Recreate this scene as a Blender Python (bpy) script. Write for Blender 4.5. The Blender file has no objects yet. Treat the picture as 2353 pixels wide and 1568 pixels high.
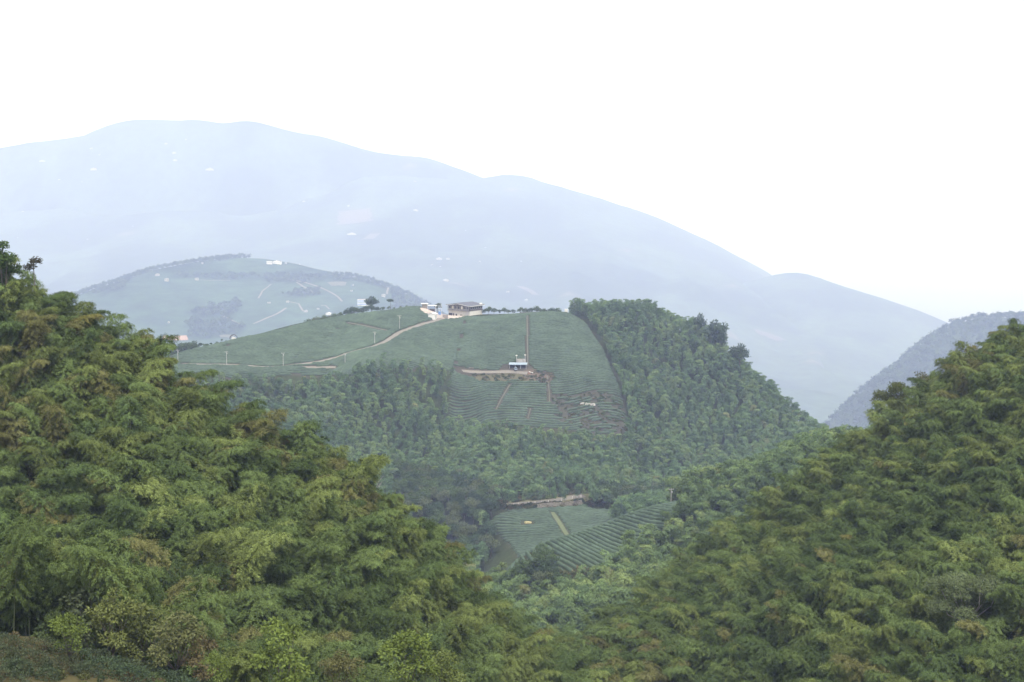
import bpy, bmesh, math, random
import numpy as np
from mathutils import Vector, Matrix

random.seed(7)
RNG = np.random.default_rng(7)
S = bpy.context.scene
COL = S.collection
R = math.radians

# ------------------------------------------------------------------ camera
FPX = 3268.0            # focal length in pixels of a 2353 px wide frame
CU, CV = 1176.5, 784.0
PITCH = math.atan(384.0 / FPX)
cam_d = bpy.data.cameras.new("camera")
cam = bpy.data.objects.new("camera", cam_d)
COL.objects.link(cam)
cam_d.sensor_width = 36.0
cam_d.lens = 36.0 * FPX / 2353.0
cam_d.clip_start = 1.0
cam_d.clip_end = 60000.0
cam.rotation_euler = (math.pi / 2 - PITCH, 0, 0)
S.camera = cam

# ------------------------------------------------------------------ sky, sun, exposure
SUN_EL, SUN_AZ = R(58), R(160)
world = bpy.data.worlds.new("World")
S.world = world
world.use_nodes = True
wt = world.node_tree
wt.nodes.clear()
wout = wt.nodes.new("ShaderNodeOutputWorld")
wbg = wt.nodes.new("ShaderNodeBackground")
wbg.inputs[1].default_value = 0.073
sky = wt.nodes.new("ShaderNodeTexSky")
sky.sky_type = 'NISHITA'
sky.sun_disc = False
sky.sun_elevation = SUN_EL
sky.sun_rotation = SUN_AZ
sky.dust_density = 4.0
sky.altitude = 1200
wtc = wt.nodes.new("ShaderNodeTexCoord")
wmap = wt.nodes.new("ShaderNodeMapping")
wmap.inputs['Scale'].default_value = (1.0, 1.0, 7.0)
wno = wt.nodes.new("ShaderNodeTexNoise")
wno.inputs['Scale'].default_value = 2.3
wno.inputs['Detail'].default_value = 5.0
wramp = wt.nodes.new("ShaderNodeMapRange")
wramp.inputs['From Min'].default_value = 0.3
wramp.inputs['From Max'].default_value = 0.7
wramp.inputs['To Min'].default_value = 0.72
wramp.inputs['To Max'].default_value = 0.97
wmix = wt.nodes.new("ShaderNodeMixRGB")
# overcast brightness by height above the horizon, (1 + 2 sin h) / 3 of the zenith as under a real cloud sheet
wsep = wt.nodes.new("ShaderNodeSeparateXYZ")
wup = wt.nodes.new("ShaderNodeMapRange")
wup.inputs['To Min'].default_value = 1 / 3
wup.inputs['To Max'].default_value = 1.0
wcol = wt.nodes.new("ShaderNodeVectorMath")
wcol.operation = 'SCALE'
wcol.inputs[0].default_value = (15.0, 14.9, 15.3)
wt.links.new(wtc.outputs['Generated'], wsep.inputs[0])
wt.links.new(wsep.outputs['Z'], wup.inputs[0])
wt.links.new(wup.outputs[0], wcol.inputs['Scale'])
wt.links.new(wcol.outputs[0], wmix.inputs[2])
wt.links.new(wtc.outputs['Generated'], wmap.inputs[0])
wt.links.new(wmap.outputs[0], wno.inputs['Vector'])
wt.links.new(wno.outputs[0], wramp.inputs[0])
wt.links.new(wramp.outputs[0], wmix.inputs[0])
wt.links.new(sky.outputs[0], wmix.inputs[1])
wt.links.new(wmix.outputs[0], wbg.inputs[0])
wt.links.new(wbg.outputs[0], wout.inputs[0])

sun_d = bpy.data.lights.new("sun", 'SUN')
sun_d.energy = 1.5
sun_d.angle = R(14)
sun_d.color = (1.0, 0.96, 0.9)
sun = bpy.data.objects.new("sun", sun_d)
COL.objects.link(sun)
sdir = Vector((math.sin(SUN_AZ) * math.cos(SUN_EL), math.cos(SUN_AZ) * math.cos(SUN_EL), math.sin(SUN_EL)))
sun.rotation_euler = sdir.to_track_quat('Z', 'Y').to_euler()

S.view_settings.view_transform = 'Standard'
S.view_settings.look = 'None'
S.view_settings.gamma = 1.0
S.view_settings.use_curve_mapping = False
S.view_settings.exposure = 1.33

S.render.engine = 'CYCLES'
S.cycles.max_bounces = 6
S.cycles.diffuse_bounces = 1
S.cycles.glossy_bounces = 1
S.cycles.transmission_bounces = 2
S.cycles.volume_bounces = 3
S.cycles.use_denoising = True

# ------------------------------------------------------------------ helpers
def unproj(u, v, D, h=0.0):
    """the point at forward distance D on the sight line of a 2353 px frame, lowered by h"""
    xc = (u - CU) / FPX
    yc = -(v - CV) / FPX
    dy = math.cos(PITCH) + yc * math.sin(PITCH)
    dz = -math.sin(PITCH) + yc * math.cos(PITCH)
    k = D / dy
    return (xc * k, D, dz * k - h)

def proj(p):
    x, y, z = p[..., 0], p[..., 1], p[..., 2]
    fw = y * math.cos(PITCH) - z * math.sin(PITCH)
    up = y * math.sin(PITCH) + z * math.cos(PITCH)
    return CU + FPX * x / fw, CV - FPX * up / fw, fw

def tag(o, label=None, cat=None, group=None, kind=None):
    if label: o["label"] = label
    if cat: o["category"] = cat
    if group: o["group"] = group
    if kind: o["kind"] = kind
    return o

def empty(name, loc, rz=0.0):
    o = bpy.data.objects.new(name, None)
    COL.objects.link(o)
    o.location = loc
    o.rotation_euler = (0, 0, rz)
    o.empty_display_size = 0.5
    return o

def mesh_obj(name, verts, faces, mat, parent=None, smooth=False):
    m = bpy.data.meshes.new(name)
    m.from_pydata([tuple(map(float, v)) for v in verts], [], faces)
    m.update()
    if smooth:
        m.polygons.foreach_set('use_smooth', [True] * len(m.polygons))
    m.materials.append(mat)
    o = bpy.data.objects.new(name, m)
    COL.objects.link(o)
    if parent: o.parent = parent
    return o

def quads_mesh(name, V, mat, attr=None):
    """V: (n,4,3) array of separate quads"""
    n = V.shape[0]
    m = bpy.data.meshes.new(name)
    m.vertices.add(n * 4)
    m.vertices.foreach_set('co', V.reshape(-1).astype(np.float32))
    m.loops.add(n * 4)
    m.loops.foreach_set('vertex_index', np.arange(n * 4, dtype=np.int32))
    m.polygons.add(n)
    m.polygons.foreach_set('loop_start', np.arange(0, n * 4, 4, dtype=np.int32))
    m.update(calc_edges=True)
    if attr is not None:
        a = m.attributes.new('leafvar', 'FLOAT', 'POINT')
        a.data.foreach_set('value', np.repeat(attr, 4).astype(np.float32))
    m.materials.append(mat)
    return m

class MB:
    """collects boxes, tubes and prisms for one mesh"""
    def __init__(s): s.v, s.f = [], []
    def add(s, vs, fs):
        b = len(s.v)
        s.v += [tuple(p) for p in vs]
        s.f += [tuple(i + b for i in f) for f in fs]
        return s
    def box(s, x0, x1, y0, y1, z0, z1):
        vs = [(x, y, z) for z in (z0, z1) for x, y in ((x0, y0), (x1, y0), (x1, y1), (x0, y1))]
        return s.add(vs, [(3, 2, 1, 0), (4, 5, 6, 7), (0, 1, 5, 4), (1, 2, 6, 5), (2, 3, 7, 6), (3, 0, 4, 7)])
    def cyl(s, p0, p1, r0, r1, n=8):
        p0, p1 = Vector(p0), Vector(p1)
        d = (p1 - p0).normalized()
        a = d.orthogonal().normalized(); b = d.cross(a)
        vs = [p0 + (a * math.cos(t) + b * math.sin(t)) * r0 for t in [2 * math.pi * i / n for i in range(n)]]
        vs += [p1 + (a * math.cos(t) + b * math.sin(t)) * r1 for t in [2 * math.pi * i / n for i in range(n)]]
        fs = [(i, (i + 1) % n, n + (i + 1) % n, n + i) for i in range(n)]
        fs += [tuple(reversed(range(n))), tuple(range(n, 2 * n))]
        return s.add(vs, fs)
    def tube(s, pts, rad, n=6):
        pts = [Vector(p) for p in pts]
        vs = []
        for i, p in enumerate(pts):
            d = (pts[min(i + 1, len(pts) - 1)] - pts[max(i - 1, 0)]).normalized()
            a = d.orthogonal().normalized(); b = d.cross(a)
            vs += [p + (a * math.cos(2 * math.pi * k / n) + b * math.sin(2 * math.pi * k / n)) * rad[i] for k in range(n)]
        fs = [(i * n + k, i * n + (k + 1) % n, (i + 1) * n + (k + 1) % n, (i + 1) * n + k) for i in range(len(pts) - 1) for k in range(n)]
        fs += [tuple(reversed(range(n))), tuple((len(pts) - 1) * n + k for k in range(n))]
        return s.add(vs, fs)
    def prism(s, poly, y0, y1):
        """polygon in x,z drawn out along y"""
        n = len(poly)
        vs = [(x, y0, z) for x, z in poly] + [(x, y1, z) for x, z in poly]
        fs = [tuple(range(n)), tuple(reversed(range(n, 2 * n)))] + [(i, i + n, (i + 1) % n + n, (i + 1) % n) for i in range(n)]
        return s.add(vs, fs)
    def build(s, name, mat, parent=None, smooth=False):
        return mesh_obj(name, s.v, s.f, mat, parent, smooth)

def copy_tree(o, parent=None):
    c = o.copy()
    COL.objects.link(c)
    c.parent = parent
    for ch in list(o.children):
        copy_tree(ch, c)
    return c

# value noise on numpy arrays
def _hash(ix, iy, seed):
    h = (ix * 374761393 + iy * 668265263 + seed * 1442695041) & 0x7fffffff
    h = ((h ^ (h >> 13)) * 1274126177) & 0x7fffffff
    return ((h ^ (h >> 16)) & 0xffff) / 65535.0
def vnoise(x, y, seed=0):
    ix, iy = np.floor(x).astype(np.int64), np.floor(y).astype(np.int64)
    fx, fy = x - ix, y - iy
    fx, fy = fx * fx * (3 - 2 * fx), fy * fy * (3 - 2 * fy)
    a, b = _hash(ix, iy, seed), _hash(ix + 1, iy, seed)
    c, d = _hash(ix, iy + 1, seed), _hash(ix + 1, iy + 1, seed)
    return (a * (1 - fx) + b * fx) * (1 - fy) + (c * (1 - fx) + d * fx) * fy
def fbm(x, y, seed=0, octv=4):
    o, amp, t = 0.0, 1.0, 0.0
    for i in range(octv):
        o = o + amp * (vnoise(x, y, seed + i) - 0.5); t += amp
        x, y, amp = x * 2.03 + 17.1, y * 2.03 + 9.7, amp * 0.5
    return o / t * 2

# ------------------------------------------------------------------ materials
def new_mat(name):
    m = bpy.data.materials.new(name)
    m.use_nodes = True
    t = m.node_tree
    t.nodes.clear()
    return m, t, t.nodes.new("ShaderNodeOutputMaterial")

def noise_node(t, scale, detail=4, coord='Object', rough=0.55):
    c = t.nodes.new("ShaderNodeTexCoord")
    n = t.nodes.new("ShaderNodeTexNoise")
    n.inputs['Scale'].default_value = scale
    n.inputs['Detail'].default_value = detail
    n.inputs['Roughness'].default_value = rough
    t.links.new(c.outputs[coord], n.inputs['Vector'])
    return n

def plain(name, c, rough=0.8, var=0.25, scale=1.5, metal=0.0):
    """a painted, concrete or earthen surface with worn mottling"""
    m, t, out = new_mat(name)
    b = t.nodes.new("ShaderNodeBsdfPrincipled")
    b.inputs['Roughness'].default_value = rough
    b.inputs['Metallic'].default_value = metal
    n = noise_node(t, scale, 6)
    mix = t.nodes.new("ShaderNodeMixRGB")
    mix.inputs[1].default_value = (*[x * (1 - var) for x in c], 1)
    mix.inputs[2].default_value = (*[min(1, x * (1 + var)) for x in c], 1)
    t.links.new(n.outputs[0], mix.inputs[0])
    t.links.new(mix.outputs[0], b.inputs['Base Color'])
    bp = t.nodes.new("ShaderNodeBump")
    bp.inputs['Strength'].default_value = 0.2
    bp.inputs['Distance'].default_value = 0.05
    t.links.new(n.outputs[0], bp.inputs['Height'])
    t.links.new(bp.outputs[0], b.inputs['Normal'])
    t.links.new(b.outputs[0], out.inputs[0])
    return m

def foliage(name, fixed=None, trans=0.28, lo=0.62, hi=1.35):
    """leaf material; the tone of each plant comes from its own property or point attribute 'tone'"""
    m, t, out = new_mat(name)
    if fixed is None:
        a = t.nodes.new("ShaderNodeAttribute")
        a.attribute_type = 'INSTANCER'
        a.attribute_name = 'tone'
        colour = a.outputs['Color']
    else:
        a = t.nodes.new("ShaderNodeRGB")
        a.outputs[0].default_value = (*fixed, 1)
        colour = a.outputs[0]
    lv = t.nodes.new("ShaderNodeAttribute")
    lv.attribute_name = 'leafvar'
    mr = t.nodes.new("ShaderNodeMapRange")
    mr.inputs['To Min'].default_value = lo
    mr.inputs['To Max'].default_value = hi
    t.links.new(lv.outputs['Fac'], mr.inputs[0])
    mul = t.nodes.new("ShaderNodeVectorMath")
    mul.operation = 'SCALE'
    t.links.new(colour, mul.inputs[0])
    t.links.new(mr.outputs[0], mul.inputs['Scale'])
    d = t.nodes.new("ShaderNodeBsdfDiffuse")
    tr = t.nodes.new("ShaderNodeBsdfTranslucent")
    mx = t.nodes.new("ShaderNodeMixShader")
    mx.inputs[0].default_value = trans
    t.links.new(mul.outputs[0], d.inputs[0])
    t.links.new(mul.outputs[0], tr.inputs[0])
    t.links.new(d.outputs[0], mx.inputs[1])
    t.links.new(tr.outputs[0], mx.inputs[2])
    t.links.new(mx.outputs[0], out.inputs[0])
    return m

def attr_ground(name, scale=0.6, var=0.35, fine=None):
    """earth whose cover (soil, grass, leaf litter) is stored per vertex in 'cover'"""
    m, t, out = new_mat(name)
    a = t.nodes.new("ShaderNodeAttribute")
    a.attribute_name = 'cover'
    n = noise_node(t, scale, 8, rough=0.7)
    mr = t.nodes.new("ShaderNodeMapRange")
    mr.inputs['From Min'].default_value = 0.3
    mr.inputs['From Max'].default_value = 0.7
    mr.inputs['To Min'].default_value = 1 - var
    mr.inputs['To Max'].default_value = 1 + var
    t.links.new(n.outputs[0], mr.inputs[0])
    mul = t.nodes.new("ShaderNodeVectorMath")
    mul.operation = 'SCALE'
    t.links.new(a.outputs['Color'], mul.inputs[0])
    t.links.new(mr.outputs[0], mul.inputs['Scale'])
    d = t.nodes.new("ShaderNodeBsdfDiffuse")
    t.links.new(mul.outputs[0], d.inputs[0])
    t.links.new(d.outputs[0], out.inputs[0])
    return m

M = {}
M['bamboo_leaf'] = foliage('bamboo_leaf', trans=0.12, lo=0.66, hi=1.45)
M['tree_leaf'] = foliage('tree_leaf', trans=0.2)
M['culm'] = plain('bamboo_culm', (0.09, 0.11, 0.05), 0.5, 0.4, 3)
M['bark'] = plain('bark', (0.10, 0.085, 0.07), 0.9, 0.4, 2)
M['grey_bark'] = plain('grey_bark', (0.24, 0.22, 0.2), 0.9, 0.3, 2)
M['tea'] = foliage('tea_leaf', (0.074, 0.106, 0.072), trans=0.1, lo=0.6, hi=1.4)
M['ground'] = attr_ground('hill_ground')
M['far_ground'] = attr_ground('far_ground', 0.02, 0.45)
M['road'] = plain('pale_track', (0.165, 0.15, 0.125), 0.95, 0.25, 0.4)
M['pathway'] = plain('narrow_path', (0.092, 0.098, 0.07), 0.95, 0.3, 0.6)
M['concrete'] = plain('concrete', (0.22, 0.2, 0.17), 0.9, 0.2, 0.6)
M['pinkconcrete'] = plain('pinkish_concrete', (0.3, 0.26, 0.235), 0.9, 0.15, 0.4)
M['white'] = plain('white_paint', (0.74, 0.73, 0.7), 0.6, 0.06, 0.8)
M['cream'] = plain('cream_wall', (0.64, 0.62, 0.57), 0.7, 0.08, 0.5)
M['brownwall'] = plain('brown_cladding', (0.115, 0.098, 0.09), 0.7, 0.15, 1)
M['roofgrey'] = plain('grey_roof', (0.075, 0.078, 0.1), 0.5, 0.12, 1)
M['roofred'] = plain('reddish_roof', (0.45, 0.2, 0.15), 0.7, 0.1, 1)
M['dark'] = plain('dark_interior', (0.03, 0.03, 0.035), 0.8, 0.2, 1)
M['glass'] = plain('window_glass', (0.04, 0.05, 0.06), 0.12, 0.1, 1)
M['lit_pane'] = plain('cream_lit_pane', (0.72, 0.66, 0.5), 0.8, 0.08, 2)  # cream pane colour stands in for the light of lit windows
M['blue'] = plain('blue_paint', (0.12, 0.24, 0.5), 0.4, 0.08, 2)
M['lightblue'] = plain('pale_blue_paint', (0.24, 0.31, 0.37), 0.4, 0.05, 2)
M['tyre'] = plain('tyre_rubber', (0.02, 0.02, 0.02), 0.9, 0.1, 5)
M['steel'] = plain('galvanised_steel', (0.5, 0.5, 0.5), 0.5, 0.1, 3)
M['pole'] = plain('concrete_pole', (0.36, 0.35, 0.33), 0.8, 0.1, 2)
M['stone'] = plain('wall_stone', (0.22, 0.2, 0.165), 0.9, 0.35, 0.7)
M['soil'] = plain('red_soil', (0.30, 0.19, 0.13), 0.95, 0.25, 0.6)
M['farwall'] = plain('weathered_wall', (0.36, 0.35, 0.33), 0.8, 0.1, 0.3)
M['farbare'] = plain('cleared_slope', (0.085, 0.075, 0.06), 0.95, 0.3, 0.01)
M['thatch'] = plain('dry_straw', (0.3, 0.27, 0.14), 0.95, 0.25, 3)

# ------------------------------------------------------------------ terrain from surveyed control points
def tps(ctrl, lam=2.0):
    P = np.array(ctrl, float)
    xy, z = P[:, :2], P[:, 2]
    sc = 100.0
    q = xy / sc
    def U(d2): return 0.5 * d2 * np.log(np.maximum(d2, 1e-12))
    d2 = ((q[:, None] - q[None]) ** 2).sum(-1)
    n = len(q)
    K = U(d2) + np.eye(n) * lam * 1e-3
    T = np.c_[np.ones(n), q]
    A = np.zeros((n + 3, n + 3))
    A[:n, :n] = K; A[:n, n:] = T; A[n:, :n] = T.T
    w = np.linalg.solve(A, np.r_[z, np.zeros(3)])
    def f(x, y):
        x, y = np.asarray(x, float), np.asarray(y, float)
        sh = x.shape
        p = np.c_[x.ravel(), y.ravel()] / sc
        o = np.empty(len(p))
        for i in range(0, len(p), 20000):
            s = p[i:i + 20000]
            d = ((s[:, None] - q[None]) ** 2).sum(-1)
            o[i:i + 20000] = U(d) @ w[:n] + np.c_[np.ones(len(s)), s] @ w[n:]
        return o.reshape(sh)
    return f

class Field:
    """a height field on a regular grid"""
    def __init__(s, f, x0, x1, y0, y1, step, detail=None, lo=-1e9):
        s.x0, s.y0, s.st = x0, y0, step
        s.nx, s.ny = int((x1 - x0) / step) + 1, int((y1 - y0) / step) + 1
        X, Y = np.meshgrid(x0 + np.arange(s.nx) * step, y0 + np.arange(s.ny) * step)
        s.X, s.Y = X, Y
        s.Z = np.maximum(f(X, Y), lo)
        if detail is not None:
            s.Z = s.Z + detail(X, Y)
    def z(s, x, y):
        gx = np.clip((np.asarray(x) - s.x0) / s.st, 0, s.nx - 1.001)
        gy = np.clip((np.asarray(y) - s.y0) / s.st, 0, s.ny - 1.001)
        i, j = gx.astype(int), gy.astype(int)
        a, b = gx - i, gy - j
        Z = s.Z
        return (Z[j, i] * (1 - a) + Z[j, i + 1] * a) * (1 - b) + (Z[j + 1, i] * (1 - a) + Z[j + 1, i + 1] * a) * b
    def hit(s, u, v, d0=None, d1=None, lift=0.0):
        """where the sight line through a frame point meets the surface, between forward distances d0 and d1"""
        d0 = d0 or s.y0 + 1
        d1 = d1 or s.y0 + (s.ny - 1) * s.st - 1
        D = np.arange(d0, d1, max(0.5, s.st * 0.2))
        a = np.array(unproj(u, v, 1.0))
        px, pz = a[0] * D, a[2] * D
        below = pz <= s.z(px, D) + lift
        k = int(np.argmax(below)) if below.any() else len(D) - 1
        return np.array((px[k], D[k], float(s.z(px[k], D[k]))))
    def meets(s, u, v, d0, d1):
        D = np.arange(d0, d1, max(0.5, s.st * 0.2))
        a = np.array(unproj(u, v, 1.0))
        return bool((a[2] * D <= s.z(a[0] * D, D)).any())
    def build(s, name, mat, cover):
        m = bpy.data.meshes.new(name)
        co = np.stack([s.X, s.Y, s.Z], -1).reshape(-1, 3)
        m.vertices.add(len(co))
        m.vertices.foreach_set('co', co.astype(np.float32).ravel())
        idx = np.arange(s.nx * s.ny).reshape(s.ny, s.nx)
        q = np.stack([idx[:-1, :-1], idx[:-1, 1:], idx[1:, 1:], idx[1:, :-1]], -1).reshape(-1, 4)
        n = len(q)
        m.loops.add(n * 4)
        m.loops.foreach_set('vertex_index', q.astype(np.int32).ravel())
        m.polygons.add(n)
        m.polygons.foreach_set('loop_start', np.arange(0, n * 4, 4, dtype=np.int32))
        m.polygons.foreach_set('use_smooth', [True] * n)
        m.update(calc_edges=True)
        a = m.attributes.new('cover', 'FLOAT_COLOR', 'POINT')
        c = np.ones((len(co), 4), np.float32)
        c[:, :3] = cover.reshape(-1, 3)
        a.data.foreach_set('color', c.ravel())
        m.materials.append(mat)
        o = bpy.data.objects.new(name, m)
        COL.objects.link(o)
        o["kind"] = "structure"
        return o

HC = 11.4      # how far the canopy surface stands above the ground
ctrl = []
def g(*pts):
    for u, v, D in pts: ctrl.append(unproj(u, v, D))
def c(*pts, drop=0.0):
    for u, v, D in pts: ctrl.append(unproj(u, v, D, HC + drop))
def behind(pts, canopy, steps):
    for u, v, D in pts:
        p = unproj(u, v, D, HC if canopy else 0)
        for dd, dz in steps:
            ctrl.append((p[0] * (D + dd) / D, D + dd, p[2] - dz))

# near slope with the tea bushes at its foot
silA = [(0, 555, 155), (150, 640, 152), (380, 780, 150), (500, 890, 148), (720, 1020, 146), (890, 1140, 146), (1010, 1255, 147), (1130, 1350, 150), (1250, 1440, 155)]
c(*silA, drop=0.6)
behind(silA, True, [(35, 14), (100, 45)])
c((0, 900, 128), (300, 1000, 126), (600, 1150, 123), (850, 1300, 124), (1050, 1430, 130),
  (0, 1200, 108), (300, 1280, 106), (600, 1400, 108), (900, 1500, 116), (1200, 1568, 136), (0, 1430, 94), (350, 1490, 93), (600, 1540, 96))
g((0, 1560, 72), (200, 1515, 78), (380, 1560, 74), (100, 1485, 82), (0, 1750, 58), (500, 1800, 58), (650, 1700, 68), (900, 1700, 76))
c((-350, 420, 155), (-350, 900, 125), (-350, 1300, 90), (1250, 1800, 108), (900, 1780, 88), (1550, 1800, 118))
# near slope with the grey-limbed tree
silB = [(2353, 698, 215), (2200, 776, 225), (2080, 890, 235), (1950, 995, 245), (1800, 1100, 250), (1650, 1212, 250), (1500, 1305, 245), (1380, 1378, 232), (1300, 1440, 212)]
c(*silB, drop=2.3)
behind(silB, True, [(50, 25), (110, 55)])
c((2353, 900, 188), (2100, 1000, 203), (1850, 1150, 208), (1650, 1300, 202), (1500, 1420, 192), (2353, 1150, 157), (2050, 1200, 168), (1800, 1350, 168),
  (1600, 1500, 168), (2353, 1400, 132), (2050, 1450, 138), (1800, 1568, 143), (1500, 1568, 163), (1380, 1500, 178), (2353, 1568, 117), (2353, 1750, 100), (1900, 1800, 118),
  (2750, 480, 205), (2750, 1000, 160), (2750, 1500, 115))
# wooded spur with the tea strip
g((1190, 1290, 430), (1340, 1225, 445), (1500, 1168, 455), (1640, 1142, 455), (1250, 1330, 408), (1400, 1270, 424), (1550, 1200, 434))
c((1780, 1022, 450), (1870, 985, 445), (1925, 978, 432), (1300, 1350, 392), (1480, 1260, 402), (1650, 1170, 410), (1780, 1090, 405), (1230, 1395, 380), (1400, 1350, 372), (1150, 1340, 410), (1100, 1300, 440))
ctrl += [(19, 512, -146), (60, 520, -140), (110, 530, -140), (-10, 505, -150)]
behind([(1870, 985, 445), (1960, 985, 430)], True, [(60, 25), (120, 45)])
# valley floor field and track
g((1150, 1188, 612), (1250, 1168, 625), (1360, 1160, 635), (1440, 1176, 625), (1200, 1280, 575), (1300, 1240, 588), (1160, 1160, 629), (1355, 1140, 643), (1250, 1138, 648), (1120, 1152, 634))
# main hill
g((1035, 945, 735), (1140, 958, 735), (1290, 970, 737), (1430, 985, 735), (1080, 851, 772), (1215, 858, 772), (1120, 900, 752), (1300, 900, 757), (1050, 800, 800), (1200, 780, 812), (1380, 800, 805),
  (1200, 745, 834), (1065, 730, 858), (1200, 720, 859), (1300, 718, 859), (1345, 745, 838), (1420, 900, 757), (1065, 724, 870), (1000, 722, 872))
c((1250, 1060, 670), (1250, 1000, 707), (1100, 1010, 695), (1100, 1080, 655), (1400, 1080, 660), (1400, 1020, 705))
silE = [(1320, 692, 868), (1400, 684, 862), (1490, 690, 850), (1600, 737, 825), (1700, 817, 800), (1790, 892, 775), (1850, 960, 750)]
c(*silE)
c((1450, 760, 822), (1500, 850, 785), (1600, 860, 788), (1500, 950, 745), (1650, 950, 748), (1600, 1040, 708), (1750, 1000, 722), (1550, 1120, 655), (1860, 1010, 700))
behind(silE, True, [(60, 28), (150, 80)])
crest = [(410, 814, 760), (540, 780, 790), (700, 742, 825), (800, 724, 845), (900, 713, 860), (980, 709, 868)]
g(*crest)
g((640, 842, 735), (450, 848, 725), (560, 820, 750), (720, 800, 770), (860, 795, 785), (800, 770, 805), (920, 760, 818), (950, 800, 790), (1000, 737, 845), (640, 858, 722), (800, 856, 728), (480, 865, 710))
behind(crest + [(1065, 724, 870), (1200, 720, 859), (250, 850, 740)], False, [(50, 14), (150, 70)])
c((560, 890, 700), (700, 890, 700), (850, 832, 722), (1000, 835, 736), (600, 960, 662), (750, 970, 665), (900, 910, 695), (1000, 950, 715), (950, 1010, 680), (800, 1060, 630), (950, 1100, 625), (950, 1180, 600), (1080, 1210, 600), (1020, 1290, 570), (1120, 1270, 566), (870, 1130, 600))
ctrl += [(-300, 700, -150), (-330, 500, -120), (-60, 320, -105), (0, 330, -112), (-100, 450, -128), (60, 340, -112), (250, 600, -170), (260, 450, -110), (-150, 560, -135), (330, 800, -210), (-380, 900, -190), (380, 1000, -280), (0, 1050, -190), (220, 700, -155)]
E = Field(tps(ctrl, 0.05), -430, 430, 48, 1060, 3.0, lambda x, y: 0.5 * fbm(x / 14, y / 14, 3, 3))

# ------------------------------------------------------------------ regions (outlined from the sight lines onto the ground)
def poly_xy(pts, d0, d1):
    return np.array([E.hit(u, v, d0, d1)[:2] for u, v in pts])
def inside(poly, x, y):
    x, y = np.asarray(x), np.asarray(y)
    r = np.zeros(x.shape, bool)
    n = len(poly)
    for i in range(n):
        (xa, ya), (xb, yb) = poly[i], poly[i - 1]
        cnd = (ya > y) != (yb > y)
        with np.errstate(divide='ignore', invalid='ignore'):
            xi = (xb - xa) * (y - ya) / (yb - ya + 1e-12) + xa
        r ^= cnd & (x < xi)
    return r
def dist_line(line, x, y):
    x, y = np.asarray(x, float), np.asarray(y, float)
    d = np.full(x.shape, 1e9)
    for i in range(len(line) - 1):
        a, b = np.array(line[i][:2]), np.array(line[i + 1][:2])
        ab = b - a
        t = np.clip(((x - a[0]) * ab[0] + (y - a[1]) * ab[1]) / (ab @ ab + 1e-9), 0, 1)
        d = np.minimum(d, np.hypot(x - a[0] - t * ab[0], y - a[1] - t * ab[1]))
    return d
def line_on(pts, d0, d1, F=None):
    F = F or E
    P = [F.hit(u, v, d0, d1) for u, v in pts]
    out = []
    for a, b in zip(P[:-1], P[1:]):
        n = max(2, int(np.linalg.norm(b - a) / (3.0 if F is E else 15)))
        out += [a + (b - a) * k / n for k in range(n)]
    out.append(P[-1])
    out = np.array(out)
    k = 5
    if len(out) > 8:
        pad = np.r_[np.repeat(out[:1], k, 0), out, np.repeat(out[-1:], k, 0)]
        out2 = np.stack([np.convolve(pad[:, i], np.ones(2 * k + 1) / (2 * k + 1), 'valid') for i in range(3)], -1)
        out = out2
    out[:, 2] = F.z(out[:, 0], out[:, 1])
    return out

main_field = poly_xy([(1066, 728), (1205, 722), (1308, 721), (1350, 745), (1385, 800), (1408, 850), (1430, 910), (1448, 1000), (1380, 1000), (1290, 990), (1150, 980), (1026, 968), (1037, 850)], 725, 872)
left_field = poly_xy([(1072, 728), (985, 710), (900, 714), (800, 725), (700, 743), (540, 781), (395, 818), (380, 868), (520, 872), (680, 862), (800, 868), (870, 850), (950, 850), (1041, 856), (1043, 850)], 705, 874)
valley_field = poly_xy([(1108, 1215), (1150, 1182), (1215, 1172), (1350, 1162), (1365, 1172), (1462, 1178), (1330, 1240), (1195, 1290), (1170, 1255), (1140, 1225)], 560, 645)
spur_field = np.array([unproj(u, v, D)[:2] for u, v, D in [(1165, 1300, 432), (1340, 1226, 447), (1500, 1169, 457), (1700, 1135, 458), (1640, 1153, 446), (1560, 1190, 434), (1455, 1226, 424), (1398, 1280, 411), (1316, 1308, 408), (1234, 1322, 407), (1180, 1335, 408)]])
tea_bank = np.array([(-60, 40), (-60, 84), (-27, 83.5), (-22, 81), (-17.5, 78), (-14, 74), (-12, 40)])

road_main = line_on([(400, 839), (520, 840), (640, 843), (720, 838), (790, 821), (860, 796), (920, 761), (1000, 738), (1025, 731)], 705, 872)
road_fork = line_on([(665, 845), (790, 845)], 705, 780)
road_upper = line_on([(785, 740), (840, 750), (905, 763)], 780, 872)
terrace = line_on([(1045, 851), (1120, 852), (1180, 855), (1212, 858), (1226, 862)], 755, 790)
path_a = line_on([(1211, 722), (1212, 800), (1213, 852)], 755, 872)
path_b = line_on([(1178, 876), (1160, 905), (1133, 958)], 725, 772)
path_c = line_on([(1257, 866), (1262, 900), (1263, 925)], 735, 775)
path_d = line_on([(1219, 940), (1213, 962)], 725, 760)
gap_left = line_on([(1070, 732), (1060, 780), (1046, 850)], 770, 872)
gap_b = line_on([(790, 745), (730, 785), (660, 838)], 730, 872)
gap_c = line_on([(535, 783), (505, 815), (470, 860)], 705, 800)
valley_track = line_on([(1150, 1162), (1215, 1156), (1290, 1148), (1362, 1139)], 615, 660)
valley_path = line_on([(1264, 1170), (1283, 1200), (1310, 1240)], 575, 640)
ROADS = [(road_main, 3.0), (road_fork, 2.0), (road_upper, 1.6), (terrace, 4.5), (path_a, 0.6), (path_b, 0.6), (path_c, 0.7), (path_d, 0.7), (valley_track, 4.0), (valley_path, 1.8), (gap_left, 0.0), (gap_b, 0.0), (gap_c, 0.0)]
shed_xy = E.hit(1187, 853, 755, 790)
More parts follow.
